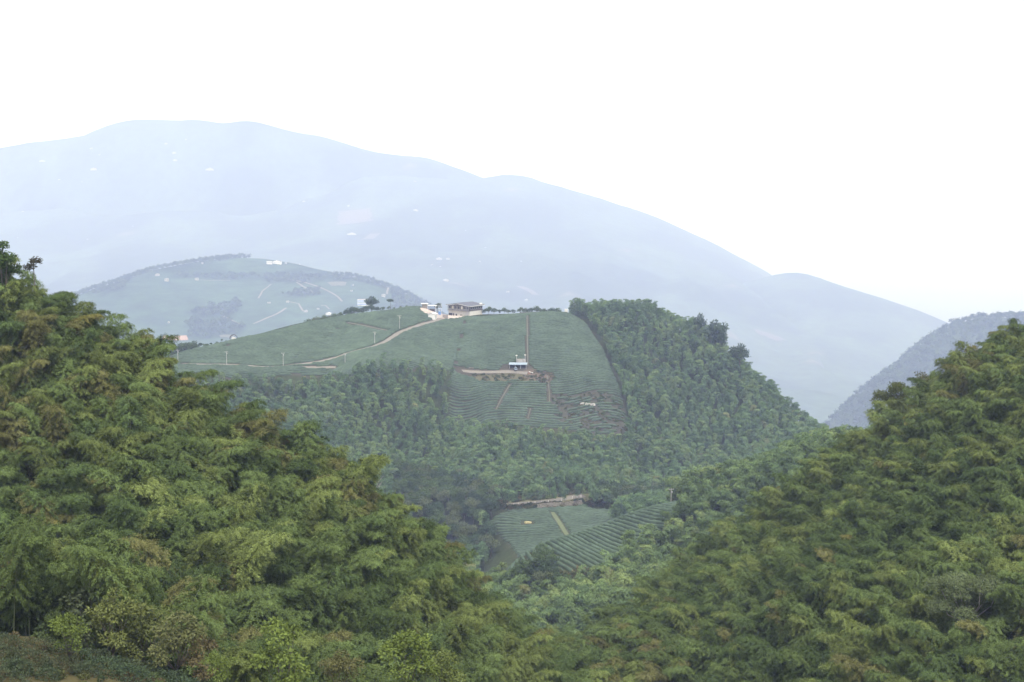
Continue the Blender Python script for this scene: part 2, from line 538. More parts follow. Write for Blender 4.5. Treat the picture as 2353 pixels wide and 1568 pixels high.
house_corner = np.array(unproj(1079.5, 725.5, 864))
house_corner[2] = E.z(house_corner[0], house_corner[1])

# ground cover
X, Y = E.X, E.Y
n1 = fbm(X / 25, Y / 25, 11)[..., None]
cover = np.zeros(X.shape + (3,)) + np.array((0.035, 0.045, 0.02)) * (1 + 0.4 * n1)
soil = np.array((0.055, 0.05, 0.036))
for P in (main_field, left_field, valley_field, spur_field, tea_bank):
    cover[inside(P, X, Y)] = soil
cover[inside(valley_field, X, Y)] = (0.05, 0.055, 0.032)
cover[inside(spur_field, X, Y)] = (0.05, 0.058, 0.03)
mess = poly_xy([(1265, 905), (1330, 905), (1425, 915), (1448, 1000), (1370, 995), (1280, 970)], 725, 770)
cover[inside(mess, X, Y)] = (0.06, 0.06, 0.044)
cover[dist_line([E.hit(1110, 872, 740, 780), E.hit(1190, 866, 740, 780), E.hit(1225, 868, 740, 780)], X, Y) < 5] = (0.085, 0.08, 0.045)
cover[dist_line([E.hit(1215, 860, 740, 785), E.hit(1255, 868, 740, 785)], X, Y) < 3.5] = (0.105, 0.082, 0.058)
d = dist_line(valley_track, X, Y)
cover[d < 9] = (0.13, 0.13, 0.06)
yard = E.hit(1015, 722, 840, 880)
cover[np.hypot(X - yard[0], Y - yard[1]) < 14] = (0.4, 0.34, 0.3)
cover[inside(tea_bank, X, Y)] = (0.065, 0.058, 0.028)
E.build("terrain", M['ground'], cover)

# ------------------------------------------------------------------ far landforms
def landform(name, k, pts, back, ext, x0, x1, y0, y1, step, detail, cover_f, lam=2.0):
    """k moves a landform further out along the sight lines it was surveyed on"""
    cs = [unproj(u, v, D * k) for u, v, D in pts]
    for u, v, D in back:
        p = unproj(u, v, D * k)
        cs.append(p)
        for dd, dz in ext:
            cs.append((p[0] * (D + dd) / D, p[1] + dd * k, p[2] - dz * k))
    s = 10.0 * k
    F = Field(tps([(x / s, y / s, z) for x, y, z in cs], lam), x0 / 10, x1 / 10, y0 / 10, y1 / 10, step / 10)
    F.X, F.Y = F.X * s, F.Y * s
    F.x0, F.y0, F.st = x0 * k, y0 * k, step * k
    F.Z = F.Z + k * detail(F.X / k, F.Y / k)
    F.k = k
    F.build(name, M['far_ground'], cover_f(F.X / k, F.Y / k, F.Z / k))
    return F

def cover_tea_hill(x, y, z):
    a = fbm(x / 90, y / 90, 21)[..., None]
    b = fbm(x / 40, y / 260, 33)[..., None]
    cc = np.where(a > 0.12, np.array((0.028, 0.048, 0.028)), np.array((0.045, 0.075, 0.045)))
    return cc * (1 + 0.35 * b)
Fh = landform("tea_hill", 1.75, [(380, 790, 1650), (600, 790, 1650), (800, 765, 1690), (900, 745, 1740), (400, 700, 1800), (600, 690, 1850), (750, 680, 1880), (600, 640, 1990), (450, 650, 1930), (100, 715, 1850), (-60, 770, 1800), (-200, 820, 1750), (400, 900, 1450), (800, 900, 1450), (1100, 850, 1600)],
              [(200, 670, 1900), (280, 645, 1950), (350, 622, 2000), (460, 602, 2050), (540, 592, 2100), (600, 597, 2100), (700, 608, 2080), (780, 630, 2050), (880, 655, 2000), (960, 688, 1950), (1010, 722, 1920), (1080, 775, 1900)],
              [(180, 60), (500, 220)], -1000, 250, 1350, 2700, 12, lambda x, y: 5 * fbm(x / 120, y / 120, 5), cover_tea_hill)
Gh = landform("wooded_hill", 2.1, [(2200, 850, 1350), (2050, 950, 1250), (2000, 1060, 1150), (2300, 900, 1300), (2600, 690, 1500), (2500, 950, 1250), (1750, 1200, 1150)],
              [(2353, 765, 1500), (2265, 742, 1480), (2220, 735, 1470), (2180, 742, 1460), (2100, 797, 1420), (2000, 872, 1370), (1940, 932, 1330), (1890, 992, 1290), (1840, 1060, 1250)],
              [(150, 90), (400, 300)], 150, 850, 1050, 2000, 10, lambda x, y: 6 * fbm(x / 60, y / 60, 8), lambda x, y, z: np.array((0.045, 0.065, 0.03)) * (1 + 0.4 * fbm(x / 30, y / 30, 4)[..., None]))

ridge_back = [(-400, 380, 7600), (0, 350, 7600), (75, 337, 7600), (160, 332, 7600), (210, 307, 7600), (300, 279, 7600), (380, 282, 7600), (440, 280, 7550), (490, 291, 7550), (540, 284, 7500), (610, 291, 7500), (690, 311, 7600), (770, 326, 7600), (870, 361, 7600), (960, 365, 7600), (1040, 388, 7600), (1090, 409, 7600), (1200, 445, 7600), (1400, 540, 7600)]
ridge = [(-400, 480, 6400), (-100, 455, 6400), (100, 440, 6400), (250, 425, 6400), (400, 412, 6400), (560, 398, 6400), (690, 375, 6400), (760, 370, 6400), (840, 367, 6400), (900, 376, 6400), (960, 388, 6400), (1040, 399, 6400), (1095, 411, 6400), (1140, 405, 6400), (1190, 404, 6400),
         (1250, 431, 6300), (1330, 447, 6600), (1450, 492, 6800), (1600, 558, 7000), (1750, 640, 7000), (1850, 690, 6900), (2000, 760, 6800), (2200, 850, 5400), (2500, 950, 5200)]
foot = [(1500, 720, 5300), (1640, 672, 5300), (1740, 642, 5300), (1790, 630, 5300), (1830, 627, 5300), (1870, 636, 5300), (1910, 655, 5300), (1960, 680, 5300), (1990, 690, 5300), (2040, 700, 5250), (2100, 716, 5200), (2160, 737, 5100), (2250, 780, 5050), (2353, 830, 5000), (2600, 930, 5000)]
def far_detail(x, y):
    w = fbm(x / 900, y / 900, 41, 3) * 300
    rdg = 1 - np.abs(fbm((x + w) / 420, y / 1500, 43, 4)) * 2
    return 62 * (rdg - 0.55) * np.clip((6300 - y) / 1500, 0.08, 1) * np.clip((y - 2600) / 1200, 0.2, 1) + 10 * fbm(x / 160, y / 160, 47, 4)
def cover_far(x, y, z):
    a = fbm(x / 350, y / 350, 51, 5)[..., None]
    b = fbm(x / 120, y / 200, 53, 4)[..., None]
    cc = np.where(a > 0.05, np.array((0.03, 0.045, 0.026)), np.array((0.048, 0.072, 0.042)))
    cc = cc * (1 + 0.4 * b)
    return np.where(fbm(x / 90, y / 150, 57, 3)[..., None] > 0.66, np.array((0.12, 0.11, 0.085)), cc)
Hb = landform("mountain", 1.04, [(-400, 640, 6900), (0, 640, 6900), (400, 620, 6900), (800, 620, 6900), (1200, 640, 6900)], ridge_back, [(700, 150), (1800, 480)], -3600, 2200, 6500, 9600, 45,
              lambda x, y: 13 * fbm(x / 210, y / 210, 47, 5), cover_far, 0.02)
Hh = landform("mountain", 1.25, [(-400, 800, 4200), (0, 800, 4000), (600, 800, 3800), (1200, 770, 3800), (1300, 810, 3600), (1700, 910, 3400), (1900, 985, 3000), (2200, 1010, 2800), (2600, 1100, 2800), (0, 580, 5500), (600, 480, 5900), (600, 600, 5000), (1100, 550, 5400), (1100, 650, 4700), (1500, 650, 4900), (1700, 780, 4400), (0, 680, 4700), (1300, 520, 5800), (2000, 850, 4500)],
              ridge, [(700, 170), (1800, 500)], -3600, 3200, 2500, 8600, 45, far_detail, cover_far, 0.02)
Kh = landform("foothills", 1.3, [(1500, 800, 4700), (1750, 760, 4600), (1900, 800, 4300), (2100, 850, 4300), (1850, 950, 3400), (2353, 950, 4000), (1700, 900, 3700)],
              foot, [(400, 140), (1000, 420)], 300, 3000, 3200, 6600, 40, lambda x, y: 16 * (0.5 - np.abs(fbm(x / 330, y / 900, 63, 4))) * np.clip((5250 - y) / 300, 0.15, 1), cover_far, 0.02)
Jh = landform("distant_range", 1.65, [(1500, 850, 8500), (1900, 820, 8500), (2353, 820, 8500), (2800, 800, 8500)],
              [(1500, 760, 10500), (1700, 705, 10500), (1830, 662, 10500), (1930, 650, 10500), (2010, 668, 10500), (2100, 688, 10500), (2200, 716, 10500), (2353, 745, 10500), (2700, 770, 10500)],
              [(800, 200), (2000, 500)], -500, 6500, 8300, 13500, 120, lambda x, y: 12 * fbm(x / 300, y / 300, 61), lambda x, y, z: np.array((0.06, 0.08, 0.05)) * (1 + 0.3 * fbm(x / 200, y / 200, 4)[..., None]), 0.05)
gr = mesh_obj("ground", [(-20000, -1500, -1060), (20000, -1500, -1060), (20000, 24000, -1060), (-20000, 24000, -1060)], [(0, 1, 2, 3)], plain('plain_ground', (0.07, 0.085, 0.05), 0.95, 0.4, 0.002))
gr["kind"] = "structure"

# ------------------------------------------------------------------ haze
HAZE = 1.95e-4
hm, ht, hout = new_mat("haze_air")
hv = ht.nodes.new("ShaderNodeVolumePrincipled")
hv.inputs['Color'].default_value = (0.54, 0.64, 1.0, 1)
hv.inputs['Absorption Color'].default_value = (1, 1, 1, 1)     # air that scatters and does not absorb
hv.inputs['Density'].default_value = HAZE
hv.inputs['Anisotropy'].default_value = 0.0
ht.links.new(hv.outputs[0], hout.inputs['Volume'])
hz = MB().box(-20500, 20500, -1900, 24500, -1061, 560).build("haze", hm)
hz["kind"] = "stuff"
#---BODY---

# ------------------------------------------------------------------ draped tracks, paths and bare patches
def strip(name, line, width, mat, lift=0.12, F=None, jag=0.25):
    F = F or E
    vs, fs = [], []
    n = len(line)
    for i, p in enumerate(line):
        d = line[min(i + 1, n - 1)][:2] - line[max(i - 1, 0)][:2]
        d = d / (np.linalg.norm(d) + 1e-9)
        nn = np.array((-d[1], d[0]))
        w = width * (1 + jag * (random.random() - 0.5))
        for s in (-0.5, 0.0, 0.5):
            q = p[:2] + nn * s * w
            vs.append((q[0], q[1], float(F.z(q[0], q[1])) + lift))
    for i in range(n - 1):
        for k in (0, 1):
            a = i * 3 + k
            fs.append((a, a + 3, a + 4, a + 1))
    o = mesh_obj(name, vs, fs, mat, smooth=True)
    o["kind"] = "structure"
    return o

strip("road", road_main, 2.4, M['road'])
strip("road", road_fork, 2.2, M['road'])
strip("path", road_upper, 1.3, M['pathway'])
strip("road", terrace, 3.0, M['road'], 0.16)
strip("path", path_a, 0.6, M['pathway'])
strip("path", path_b, 0.6, M['pathway'])
strip("path", path_c, 0.52, M['pathway'])
strip("path", path_d, 0.52, M['pathway'])
strip("road", valley_track, 4.2, M['road'], 0.2)
M['grasspath'] = plain('grass_path', (0.085, 0.105, 0.045), 0.95, 0.3, 0.8)
strip("path", valley_path, 1.9, M['grasspath'], 0.14)

# ------------------------------------------------------------------ tea hedges
PROF = [(-0.50, 0.0), (-0.52, 0.5), (-0.34, 0.86), (0.0, 0.97), (0.34, 0.86), (0.52, 0.5), (0.50, 0.0)]
def hedge_mesh(lines, wid=1.0, hgt=1.0):
    """hump-shaped clipped hedges along lines of ground points"""
    V, Fc, A = [], [], []
    m = len(PROF)
    for L in lines:
        n = len(L)
        b = len(V)
        for i, p in enumerate(L):
            d = L[min(i + 1, n - 1)][:2] - L[max(i - 1, 0)][:2]
            d = d / (np.linalg.norm(d) + 1e-9)
            nn = np.array((-d[1], d[0]))
            e = 0.35 if i in (0, n - 1) else 1.0
            wv = wid * e * (0.9 + 0.2 * random.random())
            hv_ = hgt * e * (0.85 + 0.3 * random.random())
            lv = 0.5 + 0.4 * float(fbm(p[0] / 6, p[1] / 6, 71, 3)) + 0.35 * (random.random() - 0.5)
            for a, h in PROF:
                q = p[:2] + nn * (a * wv + 0.08 * (random.random() - 0.5))
                V.append((q[0], q[1], float(p[2]) + h * hv_ - 0.05))
                A.append(min(1, max(0, lv + 0.3 * (random.random() - 0.5))))
        for i in range(n - 1):
            for k in range(m - 1):
                a = b + i * m + k
                Fc.append((a, a + m, a + m + 1, a + 1))
    me = bpy.data.meshes.new("hedge")
    me.from_pydata(V, [], Fc)
    at = me.attributes.new('leafvar', 'FLOAT', 'POINT')
    at.data.foreach_set('value', np.array(A, np.float32))
    me.polygons.foreach_set('use_smooth', [True] * len(me.polygons))
    me.materials.append(M['tea'])
    me.update()
    return me

def contour_rows(poly, ref, spacing, step=1.3, gaps=(), thin=None, xr=None):
    """rows that follow the slope's contours at an even spacing along the ground; returns {row number: [segments]}"""
    x0, x1 = poly[:, 0].min(), poly[:, 0].max()
    y0, y1 = poly[:, 1].min(), poly[:, 1].max()
    xs = np.arange(x0, x1, step)
    ys = np.arange(y0 - 6, y1 + 6, 0.4)
    rows = {}
    yref = np.interp(xs, ref[np.argsort(ref[:, 0]), 0], ref[np.argsort(ref[:, 0]), 1])
    cols = []
    for x, yr in zip(xs, yref):
        zz = E.z(np.full(ys.shape, x), ys)
        zz = np.convolve(np.pad(zz, 6, 'edge'), np.ones(13) / 13, 'valid')
        s = np.r_[0, np.cumsum(np.hypot(np.diff(ys), np.diff(zz)))]
        cols.append(s - np.interp(yr, ys, s))
    cols = np.array(cols)
    k0, k1 = int(cols.min() / spacing) - 1, int(cols.max() / spacing) + 1
    for k in range(k0, k1 + 1):
        yy = np.array([np.interp(k * spacing, cc, ys, left=np.nan, right=np.nan) for cc in cols])
        yy = yy + 0.25 * fbm(xs / 6, np.full(xs.shape, k * 3.7), 5, 2)
        ok = np.isfinite(yy)
        yq = np.where(ok, yy, 0)
        ok &= inside(poly, xs, yq)
        for ln, wd in gaps:
            ok &= dist_line(ln, xs, yq) > wd / 2 + 0.1
        if thin is not None:
            ok &= thin(xs, yq)
        seg, segs = [], []
        for i in range(len(xs) + 1):
            if i < len(xs) and ok[i]:
                seg.append((xs[i], yq[i], float(E.z(xs[i], yq[i]))))
            else:
                if len(seg) > 3: segs.append(np.array(seg))
                seg = []
        if segs: rows[k] = segs
    return rows

def stuff_hedges(name, rows, hgt=1.0):
    ls = [s for k in rows for s in rows[k]]
    o = bpy.data.objects.new(name, hedge_mesh(ls, 1.05, hgt))
    COL.objects.link(o)
    o["kind"] = "stuff"
    return o
mess_c = mess
shed_keep = lambda x, y: (np.hypot(x - shed_xy[0], (y - shed_xy[1])) > 9) & (dist_line([terrace[0], terrace[-1]], x, y) > 5.0)
def thin_main(x, y):
    dry = inside(mess_c, x, y)
    keep = ~dry | (fbm(x / 2.6, y / 1.9, 91, 3) > -0.16)
    mound = dist_line([E.hit(1110, 868, 740, 780), E.hit(1190, 864, 740, 780), E.hit(1225, 866, 740, 780), E.hit(1252, 868, 740, 780)], x, y) < 4.5
    return keep & shed_keep(x, y) & ~mound
ref_main = np.array([E.hit(u, v, 725, 800)[:2] for u, v in [(1030, 905), (1120, 903), (1220, 905), (1320, 902), (1440, 905)]])
rows_main = contour_rows(main_field, ref_main, 1.95, 0.8, ROADS, thin_main)
ref_left = np.array([E.hit(u, v, 705, 800)[:2] for u, v in [(395, 838), (520, 836), (640, 838), (760, 826), (860, 800), (950, 790), (1050, 786)]])
keep_house = lambda x, y: (np.hypot(x - yard[0], y - yard[1]) > 13) & (np.hypot(x - house_corner[0] + 4, y - house_corner[1] - 9) > 13)
rows_left = contour_rows(left_field, ref_left, 1.95, 0.9, ROADS, keep_house)
stuff_hedges("tea_hedges", rows_main)
stuff_hedges("tea_hedges", rows_left)

ORD = ["first", "second", "third", "fourth", "fifth", "sixth", "seventh", "eighth", "ninth", "tenth", "eleventh", "twelfth", "thirteenth", "fourteenth", "fifteenth", "sixteenth", "seventeenth", "eighteenth", "nineteenth", "twentieth",
       "twenty-first", "twenty-second", "twenty-third", "twenty-fourth", "twenty-fifth", "twenty-sixth", "twenty-seventh", "twenty-eighth", "twenty-ninth", "thirtieth"]
TENS = ["", "", "twenty", "thirty", "forty", "fifty", "sixty", "seventy", "eighty", "ninety"]
def nth(i):
    if i < len(ORD): return ORD[i]
    n = i + 1
    if n % 10 == 0: return TENS[n // 10][:-1] + "ieth"
    return TENS[n // 10] + "-" + ORD[n % 10 - 1]

ref_val = np.array([E.hit(u, v, 560, 640)[:2] for u, v in [(1140, 1225), (1200, 1224), (1280, 1222), (1350, 1216), (1430, 1205)]])
keep_heap = lambda x, y: np.hypot(x - heap_xy[0], y - heap_xy[1]) > 2.2
heap_xy = E.hit(1213, 1204, 570, 640)
rows_val = contour_rows(valley_field, ref_val, 1.8, 0.9, [(valley_path, 2.0)], keep_heap)
pieces = []
for k in sorted(rows_val, reverse=True):
    for s in rows_val[k]:
        side = np.mean(s[:, 0]) > np.interp(np.mean(s[:, 1]), np.sort(valley_path[:, 1]), valley_path[np.argsort(valley_path[:, 1]), 0])
        if len(s) > 4: pieces.append((s, side))
cnt = {False: 0, True: 0}
for s, side in pieces:
    o = bpy.data.objects.new("tea_hedge", hedge_mesh([s], 1.05, 1.0))
    COL.objects.link(o)
    where = "spur side" if side else "straw-heap side"
    tag(o, f"clipped tea hedge, {where} of grass path, {nth(cnt[side])} row below stone wall", "tea hedge", "tea hedges in the valley field")
    cnt[side] += 1

# hedges that run down the face of the spur
spur_crest = np.array([unproj(u, v, D)[:2] for u, v, D in [(1165, 1300, 428), (1190, 1290, 431), (1265, 1258, 438), (1340, 1226, 446), (1420, 1196, 451), (1500, 1169, 456), (1570, 1155, 457), (1690, 1137, 457)]])
cl = np.r_[0, np.cumsum(np.linalg.norm(np.diff(spur_crest, axis=0), axis=1))]
k = 0
for s0 in np.arange(-14.0, cl[-1], 1.85):
    b = np.array((np.interp(s0, cl, spur_crest[:, 0]), np.interp(s0, cl, spur_crest[:, 1]))) + min(0, s0) * np.array((0.93, 0.2))
    ang = R(-98) + 0.6 * s0 / cl[-1]
    p = b + np.array((0, 3.0))
    seg = []
    length = 46
    for i in range(length):
        a2 = ang + 0.028 * i
        p = p + 0.95 * np.array((math.cos(a2), math.sin(a2)))
        if inside(spur_field, np.array([p[0]]), np.array([p[1]]))[0] or i < 5:
            seg.append((p[0], p[1], float(E.z(p[0], p[1]))))
        else: break
    if len(seg) > 5:
        o = bpy.data.objects.new("tea_hedge", hedge_mesh([np.array(seg)], 1.1, 1.05))
        COL.objects.link(o)
        tag(o, f"curving tea hedge down the spur face, {nth(k)} along the crest from its low end", "tea hedge", "tea hedges running down the spur")
        k += 1
# one hedge along the very crest of the spur
cr = np.array([(x, y + 4.0, float(E.z(x, y + 4.0))) for x, y in [(np.interp(s, cl, spur_crest[:, 0]), np.interp(s, cl, spur_crest[:, 1])) for s in np.arange(0, cl[-1], 1.0)]])
o = bpy.data.objects.new("tea_hedge", hedge_mesh([cr], 1.0, 1.0))
COL.objects.link(o)
tag(o, "long tea hedge following the very crest of the spur above the other rows", "tea hedge", "tea hedges running down the spur")

# ------------------------------------------------------------------ plants: shapes
def leaf_quads(P, Dv, Nv, L, W):
    """diamond leaves at points P, along Dv, facing Nv"""
    Dv = Dv / (np.linalg.norm(Dv, axis=1, keepdims=True) + 1e-9)
    S_ = np.cross(Dv, Nv)
    S_ = S_ / (np.linalg.norm(S_, axis=1, keepdims=True) + 1e-9)
    L, W = L[:, None], W[:, None]
    return np.stack([P, P + Dv * L * 0.45 + S_ * W * 0.5, P + Dv * L, P + Dv * L * 0.45 - S_ * W * 0.5], 1)

def bamboo_shape(seed, near):
    r = np.random.default_rng(seed)
    H = 11.0
    amax = r.uniform(0.8, 2.2)
    t = np.linspace(0, 1, 26)
    ang = 0.03 + amax * t ** 4.5
    ds = H / 25
    x = np.r_[0, np.cumsum(np.sin(ang[:-1]) * ds)]
    z = np.r_[0, np.cumsum(np.cos(ang[:-1]) * ds)]
    y = 0.2 * np.sin(t * 3 + seed)
    path = np.c_[x, y, z]
    mb = MB().tube(path, np.interp(t, [0, 1], [0.055, 0.012]), 5)
    nodes = 40 if near else 24
    nb = 5 if near else 4
    nl = 56 if near else 15
    P, D, N, A = [], [], [], []
    for i in range(nodes):
        tt = 0.44 + 0.56 * (i + r.random()) / nodes
        base = np.array([np.interp(tt, t, path[:, j]) for j in range(3)])
        env = math.sin(math.pi * min(1, max(0, (tt - 0.30) / 0.80))) ** 0.6
        for b in range(nb):
            az = r.uniform(0, 2 * math.pi)
            bl = (0.25 + (1.08 if near else 1.2) * env) * r.uniform(0.85, 1.12)
            dr = np.array((math.cos(az), math.sin(az), 0.0))
            rise = r.uniform(0.25, 0.65)
            s = r.random(nl) ** 0.5
            pts = base + dr * (s * bl)[:, None]
            pts[:, 2] += rise * s * bl - 0.62 * bl * s ** 2.2
            pts += r.normal(0, 0.06 + 0.05 * (not near), (nl, 3))
            dd = dr * r.uniform(0.5, 1.0, (nl, 1)) + r.normal(0, 0.5, (nl, 3))
            dd[:, 2] -= 0.1 + 0.5 * s
            nn = dr * (0.2 + 0.7 * s)[:, None] + r.normal(0, 0.28, (nl, 3)) + np.array((0, 0, 0.9))
            P.append(pts); D.append(dd); N.append(nn)
            A.append(np.clip(0.5 + 0.13 * r.standard_normal() + 0.2 * r.standard_normal(nl), 0, 1))
    P, D, N, A = map(np.concatenate, (P, D, N, A))
    n = len(P)
    if near: L, W = r.uniform(0.11, 0.22, n), r.uniform(0.035, 0.065, n)
    else: L, W = r.uniform(0.28, 0.5, n), r.uniform(0.13, 0.22, n)
    return mb, quads_mesh("bamboo_foliage", leaf_quads(P, D, N, L, W), M['bamboo_leaf'], A)

def tree_shape(seed, h=7.0, rad=2.6, lobes=9, leaves=2600, leaf=0.3, trunk_r=0.14, flat=0.6, bare=0.35, lobe_r=0.46, open_=0.0):
    """trunk with limbs reaching every clump of the crown; the crown is leaf quads spread through the clumps"""
    r = np.random.default_rng(seed)
    mb = MB()
    top = h * (bare + 0.12)
    lean = r.normal(0, 0.05 * h, 2)
    tp = [(0, 0, 0), (lean[0] * 0.3, lean[1] * 0.3, top * 0.5), (lean[0] * 0.6, lean[1] * 0.6, top)]
    mb.tube(tp, [trunk_r, trunk_r * 0.8, trunk_r * 0.65], 6)
    P, D, N, A = [], [], [], []
    cz = h * (bare + (1 - bare) * 0.5)
    for i in range(lobes):
        a = i * 2.4 + r.uniform(-0.4, 0.4)
        q = math.sqrt((i + 0.5) / lobes)
        zc = cz + (1 - bare) * h * 0.5 * flat * (r.uniform(-0.55, 1) * (1 - 0.5 * q))
        c0 = np.array((math.cos(a) * q * rad * 0.78 + lean[0], math.sin(a) * q * rad * 0.78 + lean[1], zc))
        lr = rad * lobe_r * r.uniform(0.7, 1.25)
        mid = (np.array(tp[2]) * 0.5 + c0 * 0.5) + r.normal(0, 0.12 * rad, 3) * np.array((1, 1, 0.4))
        mb.tube([tp[2], tuple(mid), tuple(c0 + np.array((0, 0, lr * 0.3)))], [trunk_r * 0.5, trunk_r * 0.32, trunk_r * 0.12], 5)
        n = int(leaves / lobes * (lr / (rad * lobe_r)) ** 2)
        v = r.normal(0, 1, (n, 3)); v /= np.linalg.norm(v, axis=1, keepdims=True)
        rr = lr * r.uniform(0.45, 1.08, n) ** 0.7
        bump = 1 + 0.25 * np.sin(v[:, 0] * 5 + seed) * np.sin(v[:, 1] * 6 + i)
        pts = c0 + v * (rr * bump)[:, None] * np.array((1, 1, 0.68))
        keep = v[:, 2] > -0.75 + open_
        v, pts = v[keep], pts[keep]
        n = len(v)
        dd = v * 0.5 + r.normal(0, 0.6, (n, 3)); dd[:, 2] -= 0.25
        P.append(pts); D.append(dd); N.append(v + r.normal(0, 0.4, (n, 3)) + np.array((0, 0, 0.5)))
        A.append(np.clip(0.5 + 0.15 * r.standard_normal() + 0.2 * r.standard_normal(n), 0, 1))
    P, D, N, A = map(np.concatenate, (P, D, N, A))
    n = len(P)
    return mb, quads_mesh("crown", leaf_quads(P, D, N, r.uniform(0.7, 1.3, n) * leaf, r.uniform(0.4, 0.7, n) * leaf), M['tree_leaf'], A)

def bush_mesh(seed, sx, sy, sz, n, leaf, up=0.0):
    r = np.random.default_rng(seed)
    v = r.normal(0, 1, (n, 3)); v /= np.linalg.norm(v, axis=1, keepdims=True)
    v[:, 2] = np.abs(v[:, 2])
    rr = r.uniform(0.6, 1.05, n) ** 0.5 * (1 + 0.18 * np.sin(v[:, 0] * 7 + seed) * np.sin(v[:, 1] * 6))
    pts = v * rr[:, None] * np.array((sx, sy, sz))
    dd = v * 0.6 + r.normal(0, 0.5, (n, 3)); dd[:, 2] += 0.3 + up
    return quads_mesh("leaf_mass", leaf_quads(pts, dd, v + r.normal(0, 0.4, (n, 3)) + np.array((0, 0, 0.4)), r.uniform(0.7, 1.3, n) * leaf, r.uniform(0.4, 0.7, n) * leaf), M['tree_leaf'], np.clip(0.5 + 0.25 * r.standard_normal(n), 0, 1))

PROTO = bpy.data.collections.new("bamboo kinds")       # source shapes of the mass, not linked to the scene
NEAR, FAR = [], []
def mesh_only(name, me):
    return bpy.data.objects.new(name, me)
for i in range(6):
    mb, fm = bamboo_shape(100 + i, True)
    cm = bpy.data.meshes.new("bamboo_culm")
    cm.from_pydata([tuple(map(float, v)) for v in mb.v], [], mb.f); cm.materials.append(M['culm'])
    cm.polygons.foreach_set('use_smooth', [True] * len(cm.polygons))
    NEAR.append((cm, fm))
for i in range(5):
    mb, fm = bamboo_shape(200 + i, False)
    cm = bpy.data.meshes.new("bamboo_culm")
    cm.from_pydata([tuple(map(float, v)) for v in mb.v], [], mb.f); cm.materials.append(M['culm'])
    FAR.append((cm, fm))
def joined(cm, fm, name):
    """culm and foliage in one mesh, for the mass only"""
    me = bpy.data.meshes.new(name)
    a = len(cm.vertices)
    V = np.zeros((a + len(fm.vertices), 3), np.float32)
    t1 = np.zeros(a * 3, np.float32); cm.vertices.foreach_get('co', t1)
    t2 = np.zeros(len(fm.vertices) * 3, np.float32); fm.vertices.foreach_get('co', t2)
    V[:a] = t1.reshape(-1, 3); V[a:] = t2.reshape(-1, 3)
    fs = [tuple(p.vertices) for p in cm.polygons] + [tuple(v + a for v in p.vertices) for p in fm.polygons]
    me.from_pydata(V.tolist(), [], fs)
    at = me.attributes.new('leafvar', 'FLOAT', 'POINT')
    lv = np.zeros(len(fm.vertices), np.float32); fm.attributes['leafvar'].data.foreach_get('value', lv)
    at.data.foreach_set('value', np.r_[np.full(a, 0.5, np.float32), lv])
    me.materials.append(M['culm']); me.materials.append(M['bamboo_leaf'])
    me.polygons.foreach_set('material_index', np.r_[np.zeros(len(cm.polygons), np.int32), np.ones(len(fm.polygons), np.int32)])
    me.update()
    return me
for i, (cm, fm) in enumerate(NEAR + FAR):
    PROTO.objects.link(mesh_only(f"k{i:02d}", joined(cm, fm, f"bamboo kind")))

def instancer(name, pts, rot, scl, idx, tone, coll):
    m = bpy.data.meshes.new(name)
    n = len(pts)
    m.vertices.add(n)
    m.vertices.foreach_set('co', np.asarray(pts, np.float32).ravel())
    for nm, ty, key, arr in (('rot', 'FLOAT_VECTOR', 'vector', rot), ('scl', 'FLOAT', 'value', scl), ('idx', 'INT', 'value', idx)):
        m.attributes.new(nm, ty, 'POINT').data.foreach_set(key, np.asarray(arr, np.int32 if ty == 'INT' else np.float32).ravel())
    m.attributes.new('tone', 'FLOAT_COLOR', 'POINT').data.foreach_set('color', np.c_[tone, np.ones(n)].astype(np.float32).ravel())
    o = bpy.data.objects.new(name, m)
    COL.objects.link(o)
    ng = bpy.data.node_groups.new(name + " planting", 'GeometryNodeTree')
    ng.interface.new_socket("Geometry", in_out='INPUT', socket_type='NodeSocketGeometry')
    ng.interface.new_socket("Geometry", in_out='OUTPUT', socket_type='NodeSocketGeometry')
    N = ng.nodes.new
    gi, go = N('NodeGroupInput'), N('NodeGroupOutput')
    ci = N('GeometryNodeCollectionInfo')
    ci.inputs['Collection'].default_value = coll
    ci.inputs['Separate Children'].default_value = True
    ci.inputs['Reset Children'].default_value = True
    ip = N('GeometryNodeInstanceOnPoints')
    ip.inputs['Pick Instance'].default_value = True
    def at(nm, ty):
        a = N('GeometryNodeInputNamedAttribute')
        a.data_type = ty
        a.inputs[0].default_value = nm
        return [s for s in a.outputs if s.enabled][0]
    L = ng.links.new
    L(gi.outputs[0], ip.inputs['Points'])
    L(ci.outputs[0], ip.inputs['Instance'])
    L(at('idx', 'INT'), ip.inputs['Instance Index'])
    L(at('rot', 'FLOAT_VECTOR'), ip.inputs['Rotation'])
    L(at('scl', 'FLOAT'), ip.inputs['Scale'])
    L(ip.outputs[0], go.inputs[0])
    md = o.modifiers.new("planting", 'NODES')
    md.node_group = ng
    o["kind"] = "stuff"
    return o

